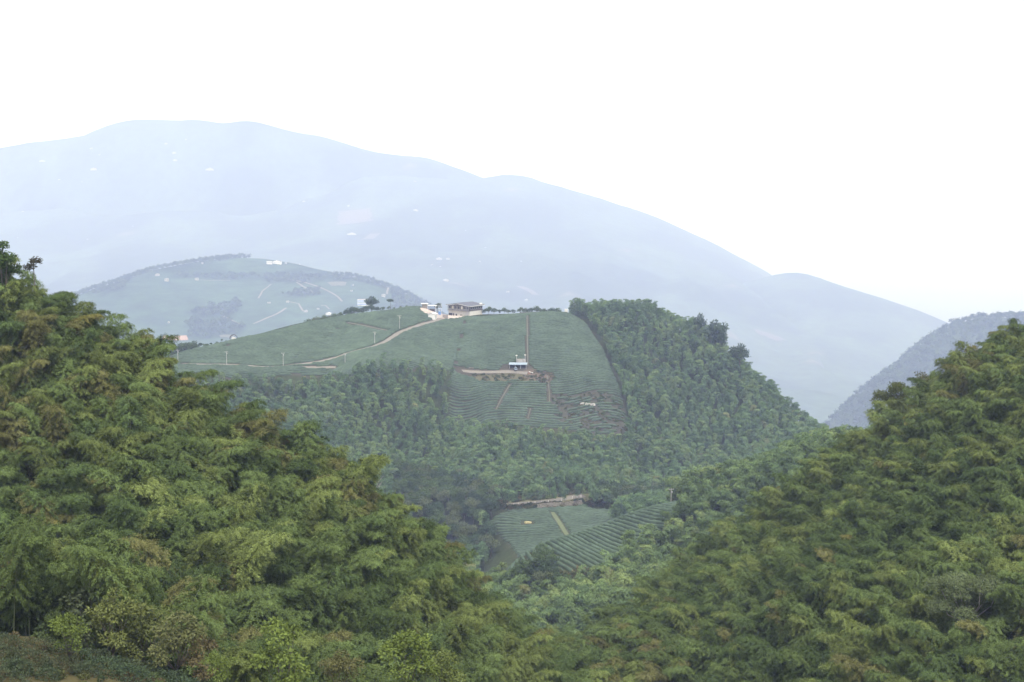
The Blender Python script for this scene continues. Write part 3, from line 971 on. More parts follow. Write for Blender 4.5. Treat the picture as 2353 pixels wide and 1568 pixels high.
# ------------------------------------------------------------------ where the bamboo grows
def scatter(x0, x1, y0, y1, sp):
    xs, ys = np.arange(x0, x1, sp), np.arange(y0, y1, sp)
    a, b = np.meshgrid(xs, ys)
    a = a + (np.arange(len(ys)) % 2)[:, None] * sp * 0.5
    a = a + RNG.uniform(-0.42, 0.42, a.shape) * sp
    b = b + RNG.uniform(-0.42, 0.42, b.shape) * sp
    return np.c_[a.ravel(), b.ravel()]
pts = np.vstack([scatter(-105, 135, 84, 285, 1.8), scatter(-150, 190, 285, 560, 2.3), scatter(-260, 260, 540, 915, 3.15)])
px, py = pts[:, 0], pts[:, 1]
pz = E.z(px, py)
ok = np.ones(len(pts), bool)
for P in (main_field, left_field, valley_field, spur_field, tea_bank):
    ok &= ~inside(P, px, py)
for ln, wd in ROADS[:4] + [(valley_track, 4.0)]:
    ok &= dist_line(ln, px, py) > wd / 2 + 1.5
ok &= dist_line(valley_track, px, py) > 5.0
ok &= np.hypot(px - yard[0], py - yard[1]) > 16
sc = spur_crest[spur_crest[:, 0] < unproj(1585, 1155, 457)[0]]
ok &= ~((px > sc[0, 0] - 14) & (px < sc[-1, 0]) & (py > np.interp(px, sc[:, 0], sc[:, 1]) - 2) & (py < 575))
# open ground on and behind the tea crest
cr_pts = np.array([unproj(*p)[:2] for p in crest] + [(p[0], p[1]) for p in (house_corner, E.hit(1200, 722, 800, 870), E.hit(1306, 722, 800, 870))])
cr_x, cr_y = cr_pts[:, 0], cr_pts[:, 1]
o_ = np.argsort(cr_x)
beyond = (px > cr_x.min() - 25) & (px < cr_x.max() + 3) & (py > np.interp(px, cr_x[o_], cr_y[o_]) - 14)
ok &= ~beyond
brush = poly_xy([(905, 1085), (985, 1075), (1060, 1130), (1120, 1155), (1150, 1170), (1140, 1190), (1100, 1225), (1150, 1275), (1120, 1300), (1060, 1310), (1000, 1290), (960, 1240), (900, 1180)], 540, 660)
brush2 = poly_xy([(1368, 1140), (1540, 1120), (1560, 1150), (1440, 1176), (1370, 1168)], 600, 680)
dark_patch = poly_xy([(1190, 1372), (1210, 1340), (1285, 1338), (1300, 1372), (1240, 1392)], 330, 440)
for P in (brush, brush2, dark_patch):
    ok &= ~inside(P, px, py)
def seen_from_camera(x, y, ztop, n=60):
    t = np.linspace(0.25, 0.985, n)[:, None]
    zz = E.z(x * t, y * t) + np.where(y * t < 70, 0, 5.0)
    return ((ztop * t) > zz).all(0)
top = pz + 11
uu, vv, fw = proj(np.stack([px, py, pz + 9], -1))
ok &= (uu > -620) & (uu < 2353 + 620) & (vv < 2200) & (vv > 100)
ok &= seen_from_camera(px, py, pz + 45)
tu, tv, _ = proj(np.stack([px, py, pz + 10.3], -1))
SIGHT = [np.array(q_, float) for q_ in ([(1105, 1195), (1150, 1166), (1360, 1142), (1385, 1160), (1470, 1166), (1600, 1150), (1650, 1150), (1560, 1186), (1455, 1220), (1398, 1270), (1316, 1298), (1190, 1322), (1120, 1260)],
        [(1072, 728), (1308, 721), (1385, 800), (1408, 850), (1430, 910), (1440, 985), (1290, 972), (1150, 960), (1035, 944), (1045, 850)],
        [(1043, 833), (1072, 728), (985, 710), (800, 725), (540, 781), (405, 815), (400, 850), (520, 856), (640, 856), (780, 848), (850, 820), (920, 814), (1000, 820)])]
ok &= ~((py > 200) & (py < 520) & (uu < 1050) & seen_from_camera(px, py, pz + 13))
ok &= ~(inside(np.array([(2135., 1330), (2315, 1330), (2315, 1425), (2150, 1425)]), tu, tv) & (py < 141))
for q_ in SIGHT:
    ok &= ~(inside(q_, tu, tv) & (py > 300))
pts, px, py, pz, uu, vv = pts[ok], px[ok], py[ok], pz[ok], uu[ok], vv[ok]
n = len(pts)
PAL = np.array([(0.056, 0.082, 0.029), (0.080, 0.111, 0.037), (0.108, 0.135, 0.042), (0.106, 0.108, 0.040), (0.098, 0.092, 0.038), (0.155, 0.148, 0.046)])
TONES = ["deep green", "mid green", "yellow-green", "olive", "brownish", "straw-yellow"]
f1 = fbm(px / 13, py / 13, 81, 3) + 0.42 * RNG.standard_normal(n)
ti = np.full(n, 1)
ti[f1 < -0.28] = 0
ti[f1 > 0.40] = 2
u2 = RNG.random(n) + 0.5 * fbm(px / 18, py / 18, 83, 3)
ti[u2 > 0.95] = 3
ti[u2 > 1.24] = 4
ti[(py > 300) & (ti > 2) & (RNG.random(n) > 0.15)] = 1
ti[RNG.random(n) > 0.997] = 5
tone = PAL[ti] * RNG.uniform(0.9, 1.6, (n, 1))
tone[py > 300] *= np.array((1.07, 1.23, 1.58))  # distance haze put into the leaf colour: same plants tinted lighter and bluer
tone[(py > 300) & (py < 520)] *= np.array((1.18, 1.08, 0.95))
scl = RNG.uniform(0.84, 1.1, n) * (1 + 0.25 * fbm(px / 16, py / 16, 85, 2))
rz = RNG.uniform(0, 2 * math.pi, n)
rot = np.c_[RNG.normal(0, 0.07, n), RNG.normal(0, 0.07, n), rz]
isnear = py < 300
idx = np.where(isnear, RNG.integers(0, 6, n), 6 + RNG.integers(0, 5, n))
inframe = (uu > 15) & (uu < 2338) & (vv > 0) & (vv < 1545)
cand = np.where(inframe & isnear)[0]
cand = cand[np.argsort(py[cand])][:300]
mass = np.ones(n, bool); mass[cand] = False
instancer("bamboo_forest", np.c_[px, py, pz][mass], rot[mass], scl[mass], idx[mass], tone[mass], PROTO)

# the 300 nearest bamboos, each a thing with culm and foliage
slopeA = px < np.interp(py, [60, 130, 160, 220], [22, 12, 14, 10])
masters = {}
rows_lab = {}
for i in cand:
    s = "tea-bush slope" if uu[i] < 1300 else "grey-limbed tree's slope"
    size = "tall" if scl[i] > 1.02 else ("short" if scl[i] < 0.84 else "middling")
    band = int((1568 - vv[i]) // 130)
    rows_lab.setdefault((TONES[ti[i]], size, s, band), []).append(i)
labels = {}
BAND = ["lowest tier", "second tier up", "third tier up", "fourth tier up", "fifth tier up", "sixth tier up", "seventh tier up", "eighth tier up", "ninth tier up"]
for (tn, size, s, band), ids in rows_lab.items():
    ids = sorted(ids, key=lambda i: uu[i])
    for q, i in enumerate(ids):
        extra = "" if len(ids) == 1 else f", {nth(q)} from picture's left edge"
        labels[i] = f"{size} {tn} bamboo, {s}, {BAND[min(band, 8)]}{extra}"
for i in cand:
    kx = int(idx[i])
    e = empty("bamboo", (px[i], py[i], pz[i]))
    e.rotation_euler = tuple(rot[i]); e.scale = (scl[i],) * 3
    cu_ = bpy.data.objects.new("culm", NEAR[kx][0]); COL.objects.link(cu_); cu_.parent = e
    fo = bpy.data.objects.new("foliage", NEAR[kx][1]); COL.objects.link(fo); fo.parent = e
    fo["tone"] = [float(v) for v in tone[i]] + [1.0]
    tag(e, labels[i], "bamboo", "bamboos on the near slopes")
#---TREES---

# ------------------------------------------------------------------ trees and shrubs that stand out
def make_tree(name, shape, loc, tone, label, cat, group=None, scale=1.0, rz=0.0, bark='bark', trunk_name="trunk"):
    mb, cm = shape
    e = empty(name, loc, rz)
    e.scale = (scale,) * 3
    if isinstance(mb, MB):
        tm = bpy.data.meshes.new(trunk_name)
        tm.from_pydata([tuple(map(float, v)) for v in mb.v], [], mb.f)
        tm.materials.append(M[bark]); tm.polygons.foreach_set('use_smooth', [True] * len(tm.polygons))
        shape[0] = tm
    t = bpy.data.objects.new(trunk_name, shape[0]); COL.objects.link(t); t.parent = e
    cr_ = bpy.data.objects.new("crown", cm); COL.objects.link(cr_); cr_.parent = e
    cr_["tone"] = [float(v) for v in tone] + [1.0]
    return tag(e, label, cat, group)
def ground_at(u, v, d0, d1, F=None):
    return (F or E).hit(u, v, d0, d1)

def on_sight(u, v, D, F=None):
    p = unproj(u, v, D)
    return (p[0], p[1], float((F or E).z(p[0], p[1])))
def top_scale(loc, vtop, D, hgt):
    """scale that brings a plant of height hgt at loc up to the height seen in the survey"""
    u, v, fw = proj(np.array(loc))
    return max(0.3, (v - vtop) / FPX * fw / hgt)
GRN, DARK, PALE, LIME, OLV = (0.075, 0.112, 0.045), (0.052, 0.082, 0.042), (0.11, 0.135, 0.07), (0.125, 0.165, 0.042), (0.08, 0.098, 0.042)

# the grey-limbed tree on the near slope
p = unproj(2224, 1446, 139)
zt = E.z(p[0], p[1])
sh = [*tree_shape(31, h=7.4, rad=4.4, lobes=24, leaves=30000, leaf=0.18, trunk_r=0.17, flat=1.25, bare=0.22, lobe_r=0.25, open_=0.2)]
big = make_tree("umbrella_tree", sh, (p[0], p[1], p[2] - 2.0), (0.12, 0.15, 0.07), "spreading grey-green tree with pale bare limbs standing among the bamboo", "tree", bark='grey_bark')
tr = MB().tube([(0, 0, -8.5), (0.1, 0, -4), (0, 0, 0.2)], [0.3, 0.24, 0.17], 7).build("trunk_base", M['grey_bark'], big)
# the round tree on the skyline of that slope
p = unproj(2045, 905, 238)
rt = make_tree("round_tree", [*tree_shape(32, h=15.3, rad=3.0, lobes=13, leaves=7000, leaf=0.24, trunk_r=0.2, flat=0.9, bare=0.58, lobe_r=0.34)], (p[0], p[1], float(E.z(p[0], p[1]))), (0.085, 0.10, 0.03),
               "round-headed olive tree breaking the slope's skyline, gaps showing under its crown", "tree", None, top_scale((p[0], p[1], float(E.z(p[0], p[1]))), 872, 238, 14.6))
s2 = [*tree_shape(33, h=13.2, rad=2.2, lobes=8, leaves=2600, leaf=0.25, trunk_r=0.15, flat=0.9, bare=0.45)]
p = unproj(2120, 868, 238)
make_tree("bushy_tree", s2, (p[0], p[1], float(E.z(p[0], p[1]))), (0.085, 0.085, 0.035), "small brownish tree just uphill of the round-headed skyline tree", "tree", None, top_scale((p[0], p[1], float(E.z(p[0], p[1]))), 846, 238, 12.4))
# vine-hung stem at the very end of the skyline
p = unproj(82, 640, 150)
make_tree("vine_topped_tree", [*tree_shape(34, h=13.2, rad=0.75, lobes=5, leaves=700, leaf=0.2, trunk_r=0.07, flat=0.9, bare=0.8, lobe_r=0.6)], (p[0], p[1], p[2] - 10.4), (0.05, 0.045, 0.022),
          "thin stem topped by a dark brown leaf tuft above the bamboo skyline", "tree")
p = unproj(12, 600, 146)
make_tree("feathery_tree", [*tree_shape(35, h=14.5, rad=2.0, lobes=10, leaves=3600, leaf=0.28, trunk_r=0.12, flat=1.0, bare=0.45, lobe_r=0.4)], (p[0], p[1], p[2] - 12.2), (0.06, 0.095, 0.03),
          "tallest feathery tree at the picture's left edge, above the bamboo skyline", "tree")

# young bright trees at the foot of the tea-bush slope and along the lower edge
yt = [[*tree_shape(40 + i, h=5.0, rad=1.5, lobes=14, leaves=2600, leaf=0.2, trunk_r=0.05, flat=1.0, bare=0.12, lobe_r=0.34, open_=0.2)] for i in range(4)]
young = [(640, 1530, 72, 1.0, LIME, 0, "bright lime layered young tree, second largest along the lower edge"),
         (930, 1545, 78, 1.05, LIME, 1, "bright lime young tree at the lower edge, nearest the valley mouth"),
         (510, 1548, 73, 0.55, LIME, 2, "small lime young tree between the tea bushes and the large lime one"),
         (325, 1475, 82, 0.85, (0.12, 0.14, 0.05), 3, "yellowish young tree with a pointed tip behind the tea bushes"),
         (205, 1440, 84, 0.9, PALE, 0, "pale olive young tree in the middle of the line behind the tea bushes"),
         (105, 1440, 86, 0.9, (0.07, 0.10, 0.045), 1, "blue-green conical young tree behind the tea bushes"),
         (20, 1425, 88, 0.85, GRN, 2, "leafy green young tree at the outer end of the tea bank"),
         (405, 1525, 76, 0.75, (0.13, 0.14, 0.06), 3, "sparse straw-tinted young tree with bare stems by the tea bushes"),
         (160, 1535, 74, 0.55, LIME, 1, "lime sapling at the picture's lower edge among the tea bushes"),
         (255, 1475, 80, 0.8, (0.13, 0.15, 0.05), 2, "broad yellow-green young tree beside the pointed one behind the tea bushes"),
         (460, 1530, 77, 0.6, (0.14, 0.12, 0.06), 0, "buff-coloured twiggy sapling past the end of the tea bushes"),
         (1020, 1560, 80, 0.8, (0.13, 0.16, 0.05), 3, "yellow-green young tree beside the lime one nearest the valley mouth"),
         (790, 1560, 76, 0.7, (0.12, 0.12, 0.05), 1, "dull yellow young tree between the two large lime ones")]
for u, v, D, s, tn, kk, lab in young:
    s *= 1.3 if u < 480 else 1.1
    p = unproj(u, v, D)
    zt = p[2] - 2.6 * s
    zg = float(E.z(p[0], p[1]))
    if u < 480: zt = max(zt, zg - 0.3)
    e = make_tree("young_tree", yt[kk], (p[0], p[1], zt), tn, lab, "young tree", "young trees along the lower edge", s, u * 0.7)
    if zt - zg > 0.5:
        MB().tube([(0, 0, (zg - zt) / s - 0.3), (0.05, 0, 0.3)], [0.07, 0.05], 5).build("lower_stem", M['bark'], e)
# tea bushes of the bank
bm_ = [bush_mesh(60 + i, 1.0 + 0.35 * i, 0.62, 0.8, 1300, 0.11) for i in range(3)]
bank = [(18, 1492), (95, 1498), (150, 1508), (215, 1515), (275, 1530), (10, 1520), (75, 1525), (250, 1545), (320, 1548), (140, 1540), (200, 1552), (40, 1548), (385, 1562), (110, 1562), (300, 1566), (20, 1568), (350, 1535), (430, 1558)]
for i, (u, v) in enumerate(sorted(bank)):
    p = ground_at(u, v, 60, 92)
    if p[1] > 79: p = on_sight(u, v, 79 - (u - 200) * 0.025)
    o = bpy.data.objects.new("tea_bush", bm_[i % 3]); COL.objects.link(o)
    o.location = (p[0], p[1], p[2] - 0.1); o.rotation_euler = (0, 0, R(-20) + random.uniform(-0.3, 0.3))
    s = random.uniform(0.85, 1.15); o.scale = (s, s, s * random.uniform(0.85, 1.1))
    o["tone"] = [0.07 * random.uniform(.9, 1.1), 0.092, 0.05, 1]
    tag(o, f"dark rounded tea bush on the bank, {nth(i)} from the picture's left edge", "tea bush", "tea bushes on the bank")

# trees along the tea crest
ct = [[*tree_shape(70 + i, h=7.0, rad=2.4, lobes=9, leaves=1300, leaf=0.5, trunk_r=0.16, flat=0.8, bare=0.35)] for i in range(4)]
um = [*tree_shape(75, h=8.0, rad=2.8, lobes=8, leaves=900, leaf=0.5, trunk_r=0.15, flat=0.35, bare=0.62, lobe_r=0.36)]
p = on_sight(853, 715, 872); make_tree("round_tree", ct[0], p, DARK, "dark round tree standing above the shrub belt on the tea crest", "tree", None, top_scale(p, 684, 872, 6.6))
p = on_sight(898, 712, 872); make_tree("umbrella_tree", um, p, DARK, "flat-topped umbrella tree on the tea crest near the shrub belt's end", "tree", None, top_scale(p, 688, 872, 7.4))
sh_ = [[*tree_shape(80 + i, h=4.5, rad=2.3, lobes=7, leaves=800, leaf=0.5, trunk_r=0.1, flat=1.0, bare=0.12)] for i in range(3)]
belt = [(712, 732, GRN), (728, 729, PALE), (742, 727, GRN), (756, 724, PALE), (770, 722, GRN), (783, 720, GRN), (796, 711, DARK), (808, 706, DARK), (820, 709, GRN), (832, 706, DARK), (843, 704, DARK), (856, 702, DARK), (868, 704, DARK), (880, 706, GRN), (893, 705, GRN), (906, 706, GRN), (920, 708, PALE), (934, 709, GRN)]
for i, (u, vt, tn) in enumerate(belt):
    p = on_sight(u, 730, 864 + random.uniform(-4, 8))
    make_tree("crest_shrub", sh_[i % 3], p, tn, f"shrub in the belt on the tea crest, {nth(i)} uphill from the belt's low end", "shrub", "shrubs on the tea crest", top_scale(p, vt, 870, 4.3), random.uniform(0, 6))
low = [(1112, 711), (1122, 707), (1135, 707), (1148, 712), (1158, 709), (1168, 711), (1180, 712), (1195, 708), (1207, 707), (1219, 708), (1235, 706), (1250, 708), (1266, 707), (1282, 708)]
for i, (u, vt) in enumerate(low):
    p = on_sight(u, 722, 872)
    s = top_scale(p, vt, 872, 4.3)
    make_tree("crest_shrub", sh_[(i + 1) % 3], p, GRN if i % 3 else DARK, f"low shrub on the crest behind the tea, {nth(i)} along from the tea factory", "shrub", "shrubs behind the tea factory", min(s, 1.2), random.uniform(0, 6))
lt = [(400, 795), (412, 790), (425, 787), (437, 789), (449, 786), (461, 788), (473, 789), (486, 788), (498, 786), (510, 784), (394, 800), (520, 786)]
for i, (u, vt) in enumerate(lt):
    p = on_sight(u, 815, 790 + random.uniform(-5, 25))
    make_tree("shade_tree", ct[i % 4], p, DARK if i % 2 else GRN, f"tree behind the low end of the tea hill, {nth(i)} counted uphill", "tree", "trees behind the low end of the tea hill", top_scale(p, vt, 790, 6.6), random.uniform(0, 6))
# lone trees on the wooded shoulder's skyline
for u, vt, D, sz, lab in [(1608, 728, 822, 0.7, "smallest and highest of the lone trees on the wooded shoulder's skyline"), (1643, 742, 815, 1.15, "large round lone tree on the wooded shoulder's skyline"),
                          (1655, 765, 812, 0.8, "dark tree just below the large round one on the wooded shoulder's skyline"), (1703, 796, 800, 1.05, "lowest lone tree on the wooded shoulder's skyline, open crowned")]:
    p = on_sight(u, vt, D)
    s_ = max(0.8, top_scale(p, vt - 5, D, 6.8))
    make_tree("lone_tree", ct[int(u) % 4], p, DARK, lab, "tree", "lone trees on the wooded shoulder", 1.0, u).scale = (0.8 * s_ * sz, 0.8 * s_ * sz, s_)

# broadleaf wood in the valley
vt_ = [[*tree_shape(90 + i, h=9.5, rad=3.0, lobes=11, leaves=2000, leaf=0.55, trunk_r=0.2, flat=0.95, bare=0.22)] for i in range(5)]
VT = ["dark blue-green", "mid green", "pale green", "olive"]
VC = [DARK, GRN, PALE, OLV]
def plant_wood(poly, sp, place, group):
    q = scatter(poly[:, 0].min(), poly[:, 0].max(), poly[:, 1].min(), poly[:, 1].max(), sp)
    q = q[inside(poly, q[:, 0], q[:, 1])]
    z = E.z(q[:, 0], q[:, 1])
    vis = seen_from_camera(q[:, 0], q[:, 1], z + 12)
    q, z = q[vis], z[vis]
    u, v, _ = proj(np.c_[q, z + 8])
    kinds = {}
    order = np.argsort(u)
    kk = RNG.choice(4, len(q), p=[0.3, 0.4, 0.18, 0.12])
    for i in order:
        band = int((v[i] - 1000) // 40)
        kinds.setdefault((kk[i], band), []).append(i)
    bands = sorted({k_[1] for k_ in kinds})
    for (kd, band), ids in kinds.items():
        for j, i in enumerate(ids):
            t_ = f", {nth(j)} from tea-bush slope" if len(ids) > 1 else ""
            make_tree("broadleaf_tree", vt_[i % 5], (q[i, 0], q[i, 1], z[i]), np.array(VC[kd]) * RNG.uniform(0.85, 1.15), f"{VT[kd]} broadleaf tree, {place}, {nth(bands.index(band))} tier down{t_}", "tree", group, RNG.uniform(0.75, 1.15), RNG.uniform(0, 6))
plant_wood(brush, 4.6, "valley wood", "broadleaf trees in the valley wood")
plant_wood(brush2, 4.6, "clump at track's end", "broadleaf trees by the track's end")
plant_wood(dark_patch, 3.6, "dark clump below spur", "broadleaf trees below the spur")
# leafless tree with white limbs by the valley wood
p = on_sight(868, 1110, 610)
bt = empty("bare_tree", p)
mb = MB().tube([(0, 0, 0), (0.2, 0, 6), (0, 0, 11)], [0.25, 0.2, 0.12], 6)
for i in range(9):
    a = i * 2.4; h0 = 6 + i * 0.6
    mb.tube([(0.1, 0, h0), (1.3 * math.cos(a), 1.3 * math.sin(a), h0 + 1.6), (3.0 * math.cos(a), 3.0 * math.sin(a), h0 + 3.2)], [0.11, 0.08, 0.03], 5)
mb.build("limbs", M['grey_bark'], bt)
MB().tube([(0, 0, -0.2), (0.15, 0, 3), (0.2, 0, 6)], [0.3, 0.26, 0.2], 7).build("trunk", M['grey_bark'], bt)
tag(bt, "leafless tree with pale branching limbs at the edge of the valley wood", "tree")

# ------------------------------------------------------------------ woods on the far hills (masses)
FARTREE = bpy.data.collections.new("far tree kinds")
for i in range(3):
    FARTREE.objects.link(mesh_only(f"t{i}", tree_shape(150 + i, h=9, rad=3.2, lobes=6, leaves=170, leaf=1.5, flat=1.0, bare=0.1)[1]))
def far_wood(name, F, keep, sp, x0, x1, y0, y1, dark=1.0):
    q = scatter(x0 * F.k, x1 * F.k, y0 * F.k, y1 * F.k, sp * F.k)
    z = F.z(q[:, 0], q[:, 1])
    u, v, fw = proj(np.c_[q, z + 8])
    ok_ = (u > -300) & (u < 2650) & keep(q[:, 0] / F.k, q[:, 1] / F.k, u, v)
    q, z = q[ok_], z[ok_]
    m_ = len(q)
    tn = np.where(RNG.random((m_, 1)) > 0.5, np.array(DARK), np.array(GRN)) * RNG.uniform(0.75, 1.15, (m_, 1)) * dark
    return instancer(name, np.c_[q, z - 1], np.c_[np.zeros((m_, 2)), RNG.uniform(0, 6, m_)], F.k * RNG.uniform(0.6, 1.0, m_), RNG.integers(0, 3, m_), tn, FARTREE)
top_line = [unproj(*p)[:2] for p in [(190, 680, 1900), (280, 645, 1950), (350, 622, 2000), (460, 602, 2050), (540, 590, 2105)]]
def keep_f(x, y, u, v):
    band = dist_line(top_line, x, y) < 24
    dark_ = (fbm(x / 90, y / 90, 21) > 0.16) & (y < 2020) & (v > 625)
    rgt = (u > 900) & (v > 660)
    return band | dark_ | rgt
far_wood("hillside_wood", Fh, keep_f, 7.5, -700, 120, 1500, 2150)
far_wood("hillside_wood", Gh, lambda x, y, u, v: v < 1150, 7.0, 180, 700, 1120, 1560)

# weeds and scrub on the rough ground between the fields
WEEDK = bpy.data.collections.new("weed kinds")
for i in range(3):
    WEEDK.objects.link(mesh_only(f"w{i}", bush_mesh(180 + i, 0.9, 0.8, 0.75, 120, 0.42)))
def weeds(name, q, keep_p=1.0, s0=0.5, s1=1.5):
    q = q[RNG.random(len(q)) < keep_p]
    m_ = len(q)
    tn = np.array([(0.075, 0.10, 0.04), (0.10, 0.11, 0.045), (0.12, 0.105, 0.055), (0.055, 0.08, 0.036)])[RNG.integers(0, 4, m_)] * RNG.uniform(0.8, 1.2, (m_, 1))
    return instancer(name, np.c_[q, E.z(q[:, 0], q[:, 1])], np.c_[np.zeros((m_, 2)), RNG.uniform(0, 6, m_)], RNG.uniform(s0, s1, m_), RNG.integers(0, 3, m_), tn, WEEDK)
wq = scatter(-40, 70, 725, 785, 1.3)
tl = [E.hit(1105, 870, 740, 780), E.hit(1150, 868, 740, 780), E.hit(1190, 866, 740, 780), E.hit(1225, 868, 740, 780), E.hit(1255, 868, 740, 780)]
near_t = (dist_line(tl, wq[:, 0], wq[:, 1]) < 5.5) & (np.hypot(wq[:, 0] - shed_xy[0], wq[:, 1] - shed_xy[1]) > 5) & (dist_line(terrace, wq[:, 0], wq[:, 1]) > 2.4)
in_mess = inside(mess, wq[:, 0], wq[:, 1])
weeds("weeds", np.vstack([wq[near_t], wq[in_mess & (RNG.random(len(wq)) < 0.8)]]), 0.6, 0.4, 1.1)
wq = scatter(-30, 90, 600, 665, 1.3)
dv = dist_line(valley_track, wq[:, 0], wq[:, 1])
weeds("weeds", wq[(dv > 3.2) & (dv < 12) & ~inside(valley_field, wq[:, 0], wq[:, 1])], 0.75, 0.4, 1.4)
wq = scatter(-25, 70, 380, 470, 1.4)
wu, wv, _ = proj(np.c_[wq, E.z(wq[:, 0], wq[:, 1])])
weeds("weeds", wq[~inside(spur_field, wq[:, 0], wq[:, 1]) & (wu > 1090) & (wu < 1700) & (wq[:, 1] < np.interp(wq[:, 0], spur_crest[:, 0], spur_crest[:, 1]) - 4)], 0.7, 0.8, 2.6)
wq = scatter(-40, -8, 60, 90, 0.8)
weeds("weeds", wq[inside(tea_bank, wq[:, 0], wq[:, 1])], 0.35, 0.25, 0.5)

# ------------------------------------------------------------------ tea factory on the crest
# local x runs along the front from the far end (-LX) to the near corner (0); the front looks along -y
hc = house_corner.copy()
T = empty("tea_factory", (hc[0], hc[1], hc[2] - 0.3), R(-36.9))
tag(T, "two-storey tea factory, cream below and brown above, under a broad grey roof", "building")
LX, LY = 16.8, 12.5
MB().box(-LX, 0, 0, LY, -3, 3.0).build("lower_wall", M['cream'], T)
MB().box(-LX - 0.05, 0.05, -0.05, LY + 0.05, 3.0, 6.3).prism([(-LX - 0.05, 6.3), (0.05, 6.3), (-LX * 0.5, 7.35)], -0.05, LY + 0.05).build("upper_wall", M['brownwall'], T)
rf = MB()
for a, b in (((-LX - 1.2, 6.25), (-LX * 0.5, 7.45)), ((-LX * 0.5, 7.45), (1.2, 6.25))):
    rf.prism([(a[0], a[1]), (b[0], b[1]), (b[0], b[1] + 0.22), (a[0], a[1] + 0.22)], -1.3, LY + 1.0)
roof = rf.build("roof", M['roofgrey'], T)
for k in range(9):      # standing seams of the roof sheets
    yy = -1.0 + k * 1.75
    sm = MB().prism([(-LX - 1.2, 6.48), (-LX * 0.5, 7.68), (1.2, 6.48), (1.2, 6.54), (-LX * 0.5, 7.74), (-LX - 1.2, 6.54)], yy, yy + 0.12)
    sm.build("roof_seam", M['roofgrey'], roof)
MB().prism([(-LX - 1.25, 6.0), (-LX * 0.5, 7.2), (1.25, 6.0), (1.25, 6.22), (-LX * 0.5, 7.42), (-LX - 1.25, 6.22)], -1.42, -1.3).build("fascia", M['white'], T)
MB().box(1.2, 1.3, -1.3, LY + 1.0, 6.0, 6.3).build("gutter", M['white'], T)
MB().box(-LX - 0.1, 0.1, -1.1, -0.06, 2.9, 3.06).build("balcony_floor", M['concrete'], T)
for i in range(8):
    x = -LX + 0.3 + i * (LX - 0.6) / 7
    MB().box(x - 0.07, x + 0.07, -1.05, -0.91, 3.06, 6.0 + 1.1 * (1 - abs(x + LX / 2) / (LX / 2))).build("post", M['concrete'], T)
rl = MB().box(-LX, 0, -1.02, -0.96, 3.95, 4.03)
for i in range(42):
    x = -LX + 0.2 + i * (LX - 0.4) / 41
    rl.box(x - 0.02, x + 0.02, -1.01, -0.97, 3.06, 3.95)
r_ = rl.build("railing", M['steel'], T); r_["kind"] = "stuff"
def window(par, x0, x1, z0, z1, y, mat, side=False, frame='white'):
    f = MB()
    def bx(mb, a0, a1, c0, c1, o0, o1):
        if side: mb.box(y - o1, y - o0, a0, a1, c0, c1)
        else: mb.box(a0, a1, y + o0, y + o1, c0, c1)
    for a0, a1, c0, c1 in ((x0, x1, z0, z0 + 0.08), (x0, x1, z1 - 0.08, z1), (x0, x0 + 0.08, z0 + 0.08, z1 - 0.08), (x1 - 0.08, x1, z0 + 0.08, z1 - 0.08)):
        bx(f, a0, a1, c0, c1, -0.06, 0.0)
    w = f.build("window", M[frame], par)
    p_ = MB(); bx(p_, x0 + 0.08, x1 - 0.08, z0 + 0.08, z1 - 0.08, -0.03, 0.01)
    p_.build("pane", M[mat], w)
for x, mt in ((-15.6, 'glass'), (-13.3, 'lit_pane'), (-10.8, 'glass'), (-8.6, 'glass'), (-6.1, 'lit_pane'), (-3.6, 'glass'), (-1.4, 'glass')):
    window(T, x - 0.75, x + 0.75, 3.9 if mt == 'glass' else 4.1, 5.8, -0.06, mt)
for k in range(6):
    window(T, 0.9 + k * 1.95, 2.3 + k * 1.95, 4.1, 5.7, 0.05, 'glass', True)
for x0, x1, z1 in ((-16.6, -13.6, 1.3), (-13.2, -12.2, 1.2), (-11.2, -10.0, 1.0), (-7.6, -5.8, 0.7)):
    MB().box(x0, x1, -0.05, 0.02, -0.6, z1).build("doorway", M['dark'], T)
MB().box(-15.4, -14.4, -0.5, -0.02, 1.7, 2.2).build("awning", M['white'], T)
e_ = MB().cyl((-0.4, LY - 2.2, 7.05), (-0.4, LY - 0.2, 7.05), 0.42, 0.42, 10).build("water_heater", M['white'], T)
MB().box(-0.9, 0.6, LY - 2.3, LY - 0.1, 6.5, 6.66).build("heater_stand", M['steel'], e_)

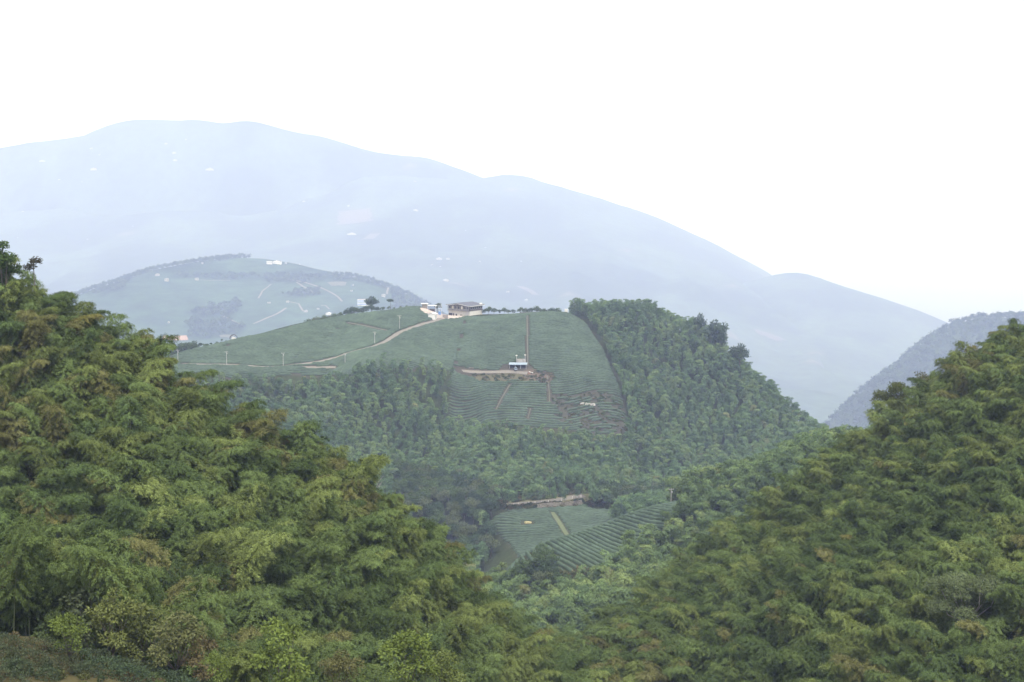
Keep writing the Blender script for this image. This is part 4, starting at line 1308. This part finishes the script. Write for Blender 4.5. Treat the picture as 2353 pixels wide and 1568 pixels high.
# yard, walls and outbuildings beside it
yp = strip("yard", line_on([(985, 727), (1004, 726), (1022, 726)], 835, 872), 9.0, M['pinkconcrete'], 0.2)
def small_house(name, loc, w, d, h, rz, wall, roofm, label, group=None, roof='gable', wins=2, cat="hut", over=0.35):
    e = empty(name, loc, rz)
    tag(e, label, cat, group)
    MB().box(-w / 2, w / 2, -d / 2, d / 2, -2.0, h).build("wall", M[wall], e)
    if roof == 'gable':
        pr = MB()
        hw, ww = w / 2 + over, 0.12
        pr.prism([(-hw, h), (0, h + w * 0.16), (hw, h), (hw, h + ww), (0, h + w * 0.16 + ww), (-hw, h + ww)], -d / 2 - over, d / 2 + over)
        r1 = pr.build("roof", M[roofm], e)
        MB().prism([(-w / 2, h - 0.02), (w / 2, h - 0.02), (0, h + w * 0.155)], -d / 2, d / 2).build("gable", M[wall], e)
    else:
        MB().box(-w / 2 - over, w / 2 + over, -d / 2 - over, d / 2 + over, h, h + 0.22).build("roof", M[roofm], e)
    for k in range(wins):
        x = (k + 0.5) / wins * w - w / 2
        ww = min(1.1, w / wins * 0.5)
        f = MB().box(x - ww / 2, x + ww / 2, -d / 2 - 0.05, -d / 2 + 0.02, h * 0.42, h * 0.8).build("window", M['white'], e)
        MB().box(x - ww / 2 + 0.07, x + ww / 2 - 0.07, -d / 2 - 0.07, -d / 2 + 0.01, h * 0.42 + 0.07, h * 0.8 - 0.07).build("pane", M['glass'], f)
    return e
p = on_sight(994, 729, 848)
e = small_house("store_shed", p, 4.4, 3.2, 2.7, R(-20), 'white', 'white', "small white store shed with a white roof beside the tea factory yard", None, 'gable', 0, "shed")
MB().box(2.18, 2.24, -0.5, 0.4, 0, 1.9).build("door", M['lightblue'], e)
p = on_sight(976, 711, 868)
small_house("tank_house", p, 3.0, 3.0, 2.9, R(10), 'concrete', 'white', "grey hut under an overhanging white roof, lowest beside the tea factory", None, 'flat', 0, "hut", 0.6)
p = on_sight(994, 716, 866)
cn = empty("canopy", p, R(-10)); tag(cn, "open canopy with a flat white roof on thin posts behind the store shed", "canopy")
MB().box(-2.6, 2.6, -1.8, 1.8, 3.4, 3.62).build("roof", M['white'], cn)
for sx in (-2.4, 2.4):
    for sy in (-1.6, 1.6):
        MB().cyl((sx, sy, -0.5), (sx, sy, 3.4), 0.07, 0.07, 6).build("post", M['steel'], cn)
MB().box(-2.0, 1.2, 0.2, 1.5, 0, 1.3).build("shelf", M['brownwall'], cn)
p = on_sight(1010, 722, 858)
bl = empty("water_tank", p); tag(bl, "blue water tank standing between the store shed and the tea factory", "tank")
MB().cyl((0, 0, -0.3), (0, 0, 2.1), 0.85, 0.85, 14).build("body", M['blue'], bl)
MB().cyl((0, 0, 2.1), (0, 0, 2.4), 0.8, 0.3, 14).build("lid", M['lightblue'], bl)
p = on_sight(1023, 727, 852)
gw = empty("yard_wall", p, R(-36)); tag(gw, "pinkish yard wall with two gate posts beside the tea factory", "wall")
MB().box(-1.4, 1.6, -0.1, 0.1, -1, 2.1).build("panel", M['pinkconcrete'], gw)
for x in (-1.6, 1.8): MB().box(x - 0.2, x + 0.2, -0.2, 0.2, -1, 2.4).build("gate_post", M['concrete'], gw)
for k, (u, vt, lab) in enumerate([(982, 699, "thin white post standing against the grey hut with white roof"), (1001, 703, "white post rising behind the store shed roof"), (1009, 702, "white post above the blue water tank"), (1014, 700, "tallest thin post between blue tank and tea factory")]):
    p = on_sight(u, 722, 860); s = top_scale(p, vt, 860, 1.0)
    o = empty("flag_post", p); tag(o, lab, "post", "posts beside the tea factory")
    MB().cyl((0, 0, -0.5), (0, 0, s), 0.09, 0.06, 6).build("shaft", M['white'], o); MB().box(-0.3, 0.3, -0.05, 0.05, s - 0.35, s - 0.1).build("bracket", M['steel'], o)
p = on_sight(1005, 716, 869)
make_tree("palm_like_tree", ct[1], p, OLV, "brownish tree between the canopy and the tea factory", "tree", None, top_scale(p, 697, 869, 6.6))
# low wall and white pump hut at the other end of the crest
wl = empty("low_wall", on_sight(1250, 718, 866)); tag(wl, "long low brown-grey wall along the crest between shrubs and bamboo", "wall")
for i in range(13):
    u = 1198 + i * 7.8
    q = on_sight(u, 718, 866)
    hgt = 0.5 + 1.2 * i / 12
    MB().box(q[0] - 1.02 - wl.location[0], q[0] + 1.02 - wl.location[0], -0.15 + 0.05 * (i % 2), 0.15, q[2] - wl.location[2] - 1.0, q[2] - wl.location[2] + hgt).build("panel", M['brownwall'], wl)
p = on_sight(1301, 719, 860)
small_house("pump_hut", p, 1.9, 1.9, 2.3, 0, 'white', 'white', "tiny white pump hut where the crest wall meets the bamboo", None, 'flat', 0, "hut", 0.1)

# ------------------------------------------------------------------ shed on the terrace
tp = E.hit(1190, 852, 755, 790)
sd = empty("open_shed", (tp[0], tp[1] + 1.5, tp[2]), R(-4)); tag(sd, "open-fronted farm shed with pale flat roof on the tea terrace", "shed")
MB().prism([(-0.3, 2.9), (4.8, 3.4), (4.8, 3.55), (-0.3, 3.05)], -5.0, 5.0).build("roof", M['lightblue'], sd)
sd.children[0].rotation_euler = (0, 0, R(90)); sd.children[0].location = (0, 0, 0)
MB().box(-4.7, 4.7, 4.0, 4.15, -0.5, 3.2).build("back_wall", M['dark'], sd)
for x in (-4.7, 4.55): MB().box(x, x + 0.15, 0.6, 4.0, -0.5, 3.0).build("side_wall", M['brownwall'], sd)
for x in (-4.6, -1.5, 1.5, 4.5): MB().box(x - 0.08, x + 0.08, 0.1, 0.26, -0.5, 2.95).build("post", M['steel'], sd)
MB().box(1.8, 4.0, 2.4, 3.8, 0, 1.5).build("bench", M['brownwall'], sd)
# little truck in front
tk = empty("mini_truck", (tp[0] - 1.3, tp[1] - 0.6, tp[2] + 0.15), R(8)); tag(tk, "pale blue mini truck parked facing out of the open shed", "truck")
MB().prism([(-0.72, 0.35), (0.72, 0.35), (0.72, 1.1), (0.62, 1.75), (-0.62, 1.75), (-0.72, 1.1)], -1.6, -0.45).build("cab", M['lightblue'], tk)
MB().box(-0.72, 0.72, -0.45, 1.6, 0.55, 0.68).box(-0.72, -0.66, -0.45, 1.6, 0.68, 0.98).box(0.66, 0.72, -0.45, 1.6, 0.68, 0.98).box(-0.66, 0.66, 1.54, 1.6, 0.68, 0.98).build("bed", M['lightblue'], tk)
MB().box(-0.58, 0.58, -1.63, -1.59, 1.1, 1.62).build("windscreen", M['glass'], tk)
for x in (-0.5, 0.5): MB().box(x - 0.13, x + 0.13, -1.64, -1.6, 0.62, 0.8).build("headlight", M['white'], tk)
for x in (-0.62, 0.62):
    for y in (-1.05, 1.0):
        w_ = MB().cyl((x - 0.09, y, 0.27), (x + 0.09, y, 0.27), 0.27, 0.27, 12).build("wheel", M['tyre'], tk)
# round tanks behind the shed
for k, (u, r_t, lab) in enumerate([(1194, 1.9, "larger white round water tank behind the open shed"), (1203.5, 1.2, "smaller white round water tank behind the open shed")]):
    q = E.hit(u, 846, 760, 800); q = (q[0], tp[1] + 8.5, float(E.z(q[0], tp[1] + 8.5)))
    o = empty("round_tank", q); tag(o, lab, "tank", "tanks behind the shed")
    MB().cyl((0, 0, -1), (0, 0, 1.7), r_t, r_t, 18).build("drum", M['farwall'], o); MB().cyl((0, 0, 1.7), (0, 0, 1.8), r_t * 1.03, r_t * 1.03, 18).build("rim", M['concrete'], o)
for u, lab in ((1187, "white-capped sprinkler post by the larger round tank"), (1207, "white-capped sprinkler post by the smaller round tank")):
    q = E.hit(u, 846, 760, 800); q = (q[0], tp[1] + 10, float(E.z(q[0], tp[1] + 10)))
    o = empty("sprinkler_post", q); tag(o, lab, "post", "posts behind the shed")
    MB().cyl((0, 0, -0.5), (0, 0, 3.0), 0.12, 0.1, 6).build("shaft", M['steel'], o); MB().box(-0.45, 0.45, -0.3, 0.3, 3.0, 3.45).build("cap", M['white'], o)
# junk by the shed
jp = E.hit(1218, 859, 755, 785)
jk = empty("covered_pile", (jp[0], jp[1], jp[2])); tag(jk, "junk pile under a white sheet on the red earth by the shed", "pile")
MB().box(-1.1, 0.2, -0.6, 0.5, -0.3, 0.8).build("crates", M['soil'], jk); MB().prism([(-0.6, 0.8), (1.6, 0.1), (1.7, 0.2), (-0.5, 0.95)], -0.7, 0.5).build("sheet", M['white'], jk); MB().cyl((0.9, 0.2, -0.2), (0.9, 0.2, 0.6), 0.35, 0.35, 10).build("drum", M['dark'], jk)
# stone facing above the terrace track
def stone_wall(name, line, height, size, label, seed, offset=0.0):
    r = random.Random(seed)
    o = empty(name, tuple(line[0])); tag(o, label, "wall")
    L = np.r_[0, np.cumsum(np.linalg.norm(np.diff(line, axis=0), axis=1))]
    protos = []
    for i in range(7):
        bm = bmesh.new()
        bmesh.ops.create_icosphere(bm, subdivisions=1, radius=0.5)
        for v in bm.verts:
            v.co *= r.uniform(0.78, 1.15); v.co.x *= r.uniform(1.1, 1.4); v.co.y *= 0.8; v.co.z *= 0.9
        me = bpy.data.meshes.new("stone"); bm.to_mesh(me); bm.free(); me.materials.append(M['stone'])
        protos.append(me)
    row, k = 0, 0
    zz = 0.0
    while zz < height and k < 290:
        s_ = r.uniform(0, size)
        while s_ < L[-1] and k < 290:
            w = size * r.uniform(0.7, 1.3)
            q = [np.interp(s_, L, line[:, j]) for j in range(3)]
            st = bpy.data.objects.new("stone", protos[r.randrange(7)])
            COL.objects.link(st); st.parent = o
            st.location = (q[0] - line[0][0], q[1] - line[0][1] + offset + 0.25 * zz, q[2] - line[0][2] + zz + 0.3 * size)
            st.scale = (w, size * 0.9, size * r.uniform(0.8, 1.1)); st.rotation_euler = (r.uniform(-.3, .3), r.uniform(-.4, .4), r.uniform(-.3, .3))
            s_ += w * 1.02; k += 1
        zz += size * 0.72
    return o
stone_wall("stone_wall", line_on([(1056, 850), (1100, 850), (1140, 851), (1166, 852)], 755, 790) + np.array((0, 2.6, 0)), 1.3, 0.62, "low pale stone facing above the terrace track, running to the open shed", 3)
rev = line_on([(1212, 1173), (1260, 1168), (1310, 1164), (1361, 1158)], 600, 650)
stone_wall("stone_wall", rev, 1.9, 0.8, "rough stone revetment holding up the valley track above the tea field", 5)
# guard stones along the outer edge of the track
for i in range(12):
    q = valley_track[int((i + 0.5) / 12 * (len(valley_track) - 1))]
    o = MB().box(-0.14, 0.14, -0.14, 0.14, -0.2, 0.75).prism([(-0.14, 0.75), (0.14, 0.75), (0, 0.86)], -0.14, 0.14).build("guard_post", M['white'])
    o.location = (q[0], q[1] - 2.2, q[2] + 0.1)
    tag(o, f"white guard post on the valley track edge, {nth(i)} from the valley wood", "post", "guard posts along the valley track")
# straw heap in the valley field
bm = bmesh.new(); bmesh.ops.create_icosphere(bm, subdivisions=3, radius=1.0)
for v in bm.verts:
    v.co *= 1 + 0.22 * float(fbm(v.co.x * 2.1 + 5, v.co.y * 2.1 + v.co.z, 3, 3)); v.co.x *= 1.7; v.co.z *= 0.95 if v.co.z > 0 else 0.2
me = bpy.data.meshes.new("straw_heap"); bm.to_mesh(me); bm.free(); me.materials.append(M['thatch'])
o = bpy.data.objects.new("straw_heap", me); COL.objects.link(o); o.location = (heap_xy[0], heap_xy[1], heap_xy[2] + 0.1)
tag(o, "heap of pale dry straw among the valley tea rows", "heap")
# broken white slabs low on the tea hill
rp = E.hit(1350, 933, 725, 770)
o = empty("broken_slabs", tuple(rp)); tag(o, "broken white concrete slabs lying on the bare lower tea slope", "slabs")
for k in range(9):
    x = -3.2 + k * 0.85
    MB().prism([(-0.7, 0), (0.6, 0.1), (0.5, 0.9 + 0.5 * random.random()), (-0.5, 0.7 + 0.6 * random.random())], -0.4, 0.3).build("slab", M['farwall'], o)
    c_ = o.children[-1]; c_.location = (x, random.uniform(-0.5, 0.5) - x * 0.35, 0.1 - 0.05 * k); c_.rotation_euler = (random.uniform(-.5, .2), random.uniform(-.3, .3), random.uniform(-.6, .6))
p = E.hit(1118, 852 + 32, 740, 775)
for u, v, lab in ((1108, 877, "bare pale rock on the slope below the terrace track"), (1118, 944, "pale rock near the foot of the lower tea rows")):
    pass
# tarp shelter at the low end of the hill
p = on_sight(537, 781, 788)
o = empty("hoop_shelter", p, R(15)); tag(o, "dark hooped shelter over pale sacks at the low end of the tea hill", "shelter")
arc = [(2.3 * math.cos(t), 2.6 * math.sin(t) + 0.2) for t in np.linspace(0.15, math.pi - 0.15, 12)]
arc2 = [(2.0 * math.cos(t), 2.3 * math.sin(t) + 0.2) for t in np.linspace(0.15, math.pi - 0.15, 12)]
MB().prism(arc + arc2[::-1], -1.2, 1.2).build("cover", M['dark'], o)
MB().prism([(-1.6, -0.3), (1.5, -0.3), (1.0, 1.1), (-0.6, 1.5)], -0.6, 0.8).build("sacks", M['white'], o)

# ------------------------------------------------------------------ utility poles
def make_pole():
    e = empty("utility_pole", (0, 0, 0))
    MB().cyl((0, 0, -1), (0, 0, 9), 0.2, 0.12, 8).build("shaft", M['pole'], e)
    a = MB().box(-1.0, 1.0, -0.07, 0.07, 8.3, 8.45).build("crossarm", M['pole'], e)
    for x in (-0.9, 0.0, 0.9): MB().cyl((x, 0, 8.45), (x, 0, 8.8), 0.08, 0.05, 6).build("insulator", M['white'], a)
    MB().cyl((0.3, -0.1, 7.0), (0.3, -0.1, 7.7), 0.2, 0.2, 8).build("transformer", M['steel'], e)
    return e
pole0 = make_pole(); used = False
for u, v, vt, D0, D1, lab in [(409, 836, 803, 720, 800, "pole at the lowest end of the tea track, nearest the bamboo slope"), (521, 839, 807, 705, 790, "pole beside the tea track below the hooped shelter"), (651, 842, 810, 705, 790, "pole where the tea track meets its fork"),
                              (793, 836, 811, 720, 800, "short pole beside the tea track at the edge of the wood"), (861, 792, 762, 740, 830, "pole halfway up the tea track to the factory"), (918, 758, 724, 780, 850, "tall pole at the track junction below the factory"),
                              (1251, 1142, 1115, 610, 660, "pole on the valley track's bank above the stone revetment's middle"), (1354, 1131, 1104, 615, 670, "pole on the bank at the valley track's far end"), (1122, 1150, 1127, 600, 650, "pole at the valley track's wooded end"),
                              (1461, 1118, 1090, 630, 690, "pole among the trees beyond the valley track's end"), (1542, 1150, 1121, 430, 470, "pole on the spur beside the tea crest"), (1069, 1226, 1211, 560, 640, "pole half buried in the valley wood")]:
    q = E.hit(u, v, D0, D1)
    o = copy_tree(pole0) if used else pole0
    used = True
    o.location = tuple(q); o.rotation_euler = (0, 0, R(u % 40 - 20)); s = max(0.45, top_scale(q, vt, 0, 9.0)); o.scale = (s ** 0.5, s ** 0.5, s)
    tag(o, "concrete utility " + lab, "utility pole", "concrete utility poles")

# ------------------------------------------------------------------ the far tea hill: tracks, bare ground and buildings
def z6(x, y): return ((350 + x / 1.6807) * 0.5745, (980 + y / 1.6807) * 0.5745)
for pts, wd in (([(1160, 375), (1100, 362), (1150, 342), (1190, 318), (1218, 292), (1204, 270), (1250, 258)], 3.2), ([(1062, 540), (1150, 533), (1222, 515), (1232, 480), (1290, 455), (1350, 425), (1355, 412)], 4.0),
                ([(1285, 207), (1310, 235), (1380, 248), (1460, 256), (1540, 270), (1610, 288), (1650, 318), (1690, 360), (1728, 405)], 3.8), ([(1405, 255), (1450, 285), (1505, 312), (1520, 330)], 3.2), ([(1345, 385), (1420, 398), (1450, 450)], 3.0),
                ([(910, 485), (960, 505), (1040, 545)], 2.2), ([(740, 240), (830, 245), (960, 244)], 2.0), ([(2010, 350), (2025, 290)], 3.5), ([(1570, 410), (1600, 412), (1625, 435)], 3.0)):
    strip("path", line_on([z6(*q) for q in pts], 1450 * Fh.k, 2200 * Fh.k, Fh), wd * 1.25, M['road'], 0.9, Fh)
strip("bare_slope", line_on([z6(1625, 268), z6(1680, 265), z6(1738, 265)], 1600 * Fh.k, 2150 * Fh.k, Fh), 34, M['pathway'], 1.2, Fh, 0.3)
strip("bare_slope", line_on([z6(500, 630), z6(590, 632), z6(672, 630)], 1500 * Fh.k, 1800 * Fh.k, Fh), 30, M['soil'], 1.2, Fh, 0.3)
strip("bare_slope", line_on([z6(890, 620), z6(930, 618), z6(985, 622)], 1500 * Fh.k, 1800 * Fh.k, Fh), 20, M['pathway'], 1.2, Fh, 0.3)
def far_house(F, u, v, d0, d1, wpx, hpx, label, group, wall='farwall', roofm='farwall', roof='flat', wins=3, name="hut", cat="hut", depth=0.6):
    q = F.hit(u, v, d0 * F.k, d1 * F.k)
    m_ = q[1] / FPX
    w, h = wpx * m_ * 0.9, hpx * m_ * 0.85
    return small_house(name, tuple(q), w, max(3.0, w * depth), h, random.uniform(-0.25, 0.25), wall, roofm, label, group, roof, wins, cat, 0.3)
G1 = "buildings on the far tea hill"
hotel = far_house(Fh, 619, 607, 1900, 2150, 14, 6.5, "white three-bay guesthouse block on the far tea hill's crest, its lit end", G1, 'cream', 'white', 'flat', 5, "guesthouse", "building")
far_house(Fh, 637, 607, 1900, 2150, 22, 6, "long pale wing next to the guesthouse on the far tea hill's crest", G1, 'white', 'concrete', 'gable', 7, "guesthouse", "building", 0.4)
far_house(Fh, 657, 607, 1900, 2150, 5, 4, "tiny hut just past the guesthouse on the far crest", G1)
far_house(Fh, 691, 608, 1900, 2150, 9, 4, "low white hut beside the mast on the far crest", G1)
q = Fh.hit(689, 607, 1900 * Fh.k, 2150 * Fh.k)
o = empty("radio_mast", tuple(q)); tag(o, "slender dark radio mast on the far tea hill's crest", "mast")
o.scale = (1.6, 1.6, 1.8); MB().cyl((0, 0, -1), (0, 0, 9), 0.5, 0.25, 6).build("shaft", M['brownwall'], o); MB().box(-0.9, 0.9, -0.3, 0.3, 7.8, 8.8).build("antenna", M['white'], o)
for x, y, w, h, lab in ((772, 127, 5, 4.5, "white hut below the far hill's crest wood, lower of two"), (930, 94, 5, 3.5, "white hut at the end of the far hill's crest wood"), (470, 204, 11, 4, "open white shelter highest at the far hill's left shoulder"), (533, 240, 10, 6, "white hut with slanting roof under the open shelter on the far hill"),
                        (735, 236, 9, 5, "white hut at the start of the far hill's level path"), (848, 455, 4.5, 5, "white block-like tank on the dark wood's edge of the far hill"), (912, 488, 8, 5, "whitish hut at the top of the short path on the far hill"), (547, 524, 4, 4, "tiny white hut on the lower far hill, above the red earth"),
                        (1655, 200, 7, 4, "pale hut high above the bare patch on the far hill"), (1345, 386, 7, 4, "small hut where two tracks meet on the far hill"), (1468, 450, 9, 4, "pinkish hut low on the far hill beside the short track"), (1990, 345, 9, 6, "pale hut at the far hill's end, under its last track"),
                        (1785, 272, 4, 3, "small pale hut right beside the bare patch on the far hill"), (1775, 310, 5, 3, "small pale hut below the bare patch on the far hill"), (1550, 432, 6, 3, "pale hut above the crest shrubs' low end on the far hill"), (1220, 390, 8, 2.5, "low pale hut between two winding tracks on the far hill")):
    far_house(Fh, *z6(x, y + 4), 1450, 2200, w, h, lab, G1, roof='gable' if w > 8 else 'flat', wins=2 if w > 6 else 0)
b3 = far_house(Fh, 836, 701, 1600, 1900, 33, 15, "three-storey blue and white works with beige roof behind the crest's round tree", G1, 'white', 'pinkconcrete', 'flat', 0, "works_building", "building", 0.5)
wb = 33 * 0.9 * Fh.hit(836, 701, 1600 * Fh.k, 1900 * Fh.k)[1] / FPX
for k, mt in enumerate(('blue', 'lightblue', 'blue')):
    MB().box(-wb / 2 + 0.3, wb / 2 - 0.3, -wb * 0.25 - 0.12, -wb * 0.25 + 0.05, wb * (0.03 + k * 0.13), wb * (0.11 + k * 0.13)).build("window_band", M[mt], b3)
far_house(Fh, 755, 724, 1600, 1900, 13, 4.5, "white shed roof just above the crest shrub belt", G1, 'cream', 'white', 'gable', 2, "farm_shed", "shed")

# ------------------------------------------------------------------ far mountain: scattered farmhouses
def z3(x, y): return ((x / 2.24) * 0.5745, (400 + y / 2.24) * 0.5745)
def z4(x, y): return ((1024 + x / 1.777) * 0.5745, (500 + y / 1.777) * 0.5745)
far = [(z3(820, 438), 10, 3), (z3(890, 490), 6, 2.5), (z3(380, 553), 20, 3), (z3(840, 622), 21, 5), (z3(1490, 392), 11, 3), (z3(1560, 480), 12, 5), (z3(1570, 552), 14, 4), (z3(1880, 630), 28, 4), (z3(1665, 355), 6, 3), (z3(1290, 753), 11, 3.5), (z3(1765, 737), 9, 2), (z3(1740, 897), 14, 3.5), (z3(530, 718), 7, 2.5), (z3(205, 1002), 8, 2.5),
       (z3(855, 950), 6, 2.5), (z3(785, 1253), 6, 2), (z3(160, 1238), 3, 2), (z3(1190, 1135), 3, 2), (z3(735, 735), 3, 2), (z4(195, 385), 24, 3), (z4(563, 385), 13, 5), (z4(390, 363), 13, 3), (z4(1130, 402), 8, 3.5), (z4(658, 578), 7, 4), (z4(680, 778), 30, 2.5), (z4(1300, 955), 20, 5), (z4(1365, 952), 13, 4), (z4(1250, 997), 7, 2.5), (z4(1350, 1108), 19, 5), (z4(1590, 972), 6, 3.5),
       (z4(1790, 1187), 12, 3), (z4(1920, 1243), 10, 2.5), (z4(340, 548), 10, 3), (z4(1135, 610), 17, 4), (z4(920, 345), 5, 2.5), (z4(1885, 970), 4, 2.5), (z4(435, 275), 8, 3), (z4(1630, 873), 5, 2), (z4(1310, 1012), 6, 2), (z4(250, 308), 4, 2), (z4(1490, 750), 4, 1.5)]
tiers = {}
for (uv, w, h) in far:
    tiers.setdefault(int((uv[1] - 290) // 60), []).append((uv, w, h))
for tb, lst in sorted(tiers.items()):
    lst.sort(key=lambda t: t[0][0])
    for j, (uv, w, h) in enumerate(lst):
        kind_ = "long" if w >= 18 else ("broad" if w >= 11 else "small")
        lab = f"{kind_} whitish farmhouse on the hazy mountain, {nth(tb)} tier down, {nth(j)} from picture's left"
        far_house(Hh if Hh.meets(uv[0], uv[1] + 3, 2600 * Hh.k, 8000 * Hh.k) else Hb, uv[0], uv[1] + h * 0.4, 2600, 8000, w * 0.75, h * 0.7, lab, "farmhouses on the hazy mountain", 'farwall', 'roofred' if (int(w) % 5 == 1) else 'farwall', 'gable', 0, "farmhouse", "house", 0.35)
# pale cleared slopes on the mountain
for pts, wd, mt in (([z4(700, 600), z4(705, 720)], 110, 'pinkconcrete'), ([z4(780, 805), z4(860, 798)], 60, 'pinkconcrete'), ([z4(1870, 1145), z4(1940, 1185), z4(2010, 1225)], 22, 'road'), ([(1735, 762), (1765, 772), (1795, 784)], 45, 'road')):
    strip("bare_slope", line_on(pts, 2600 * Hh.k, 8000 * Hh.k, Hh), wd * 1.5, M['farbare'], 3.0, Hh, 0.3)
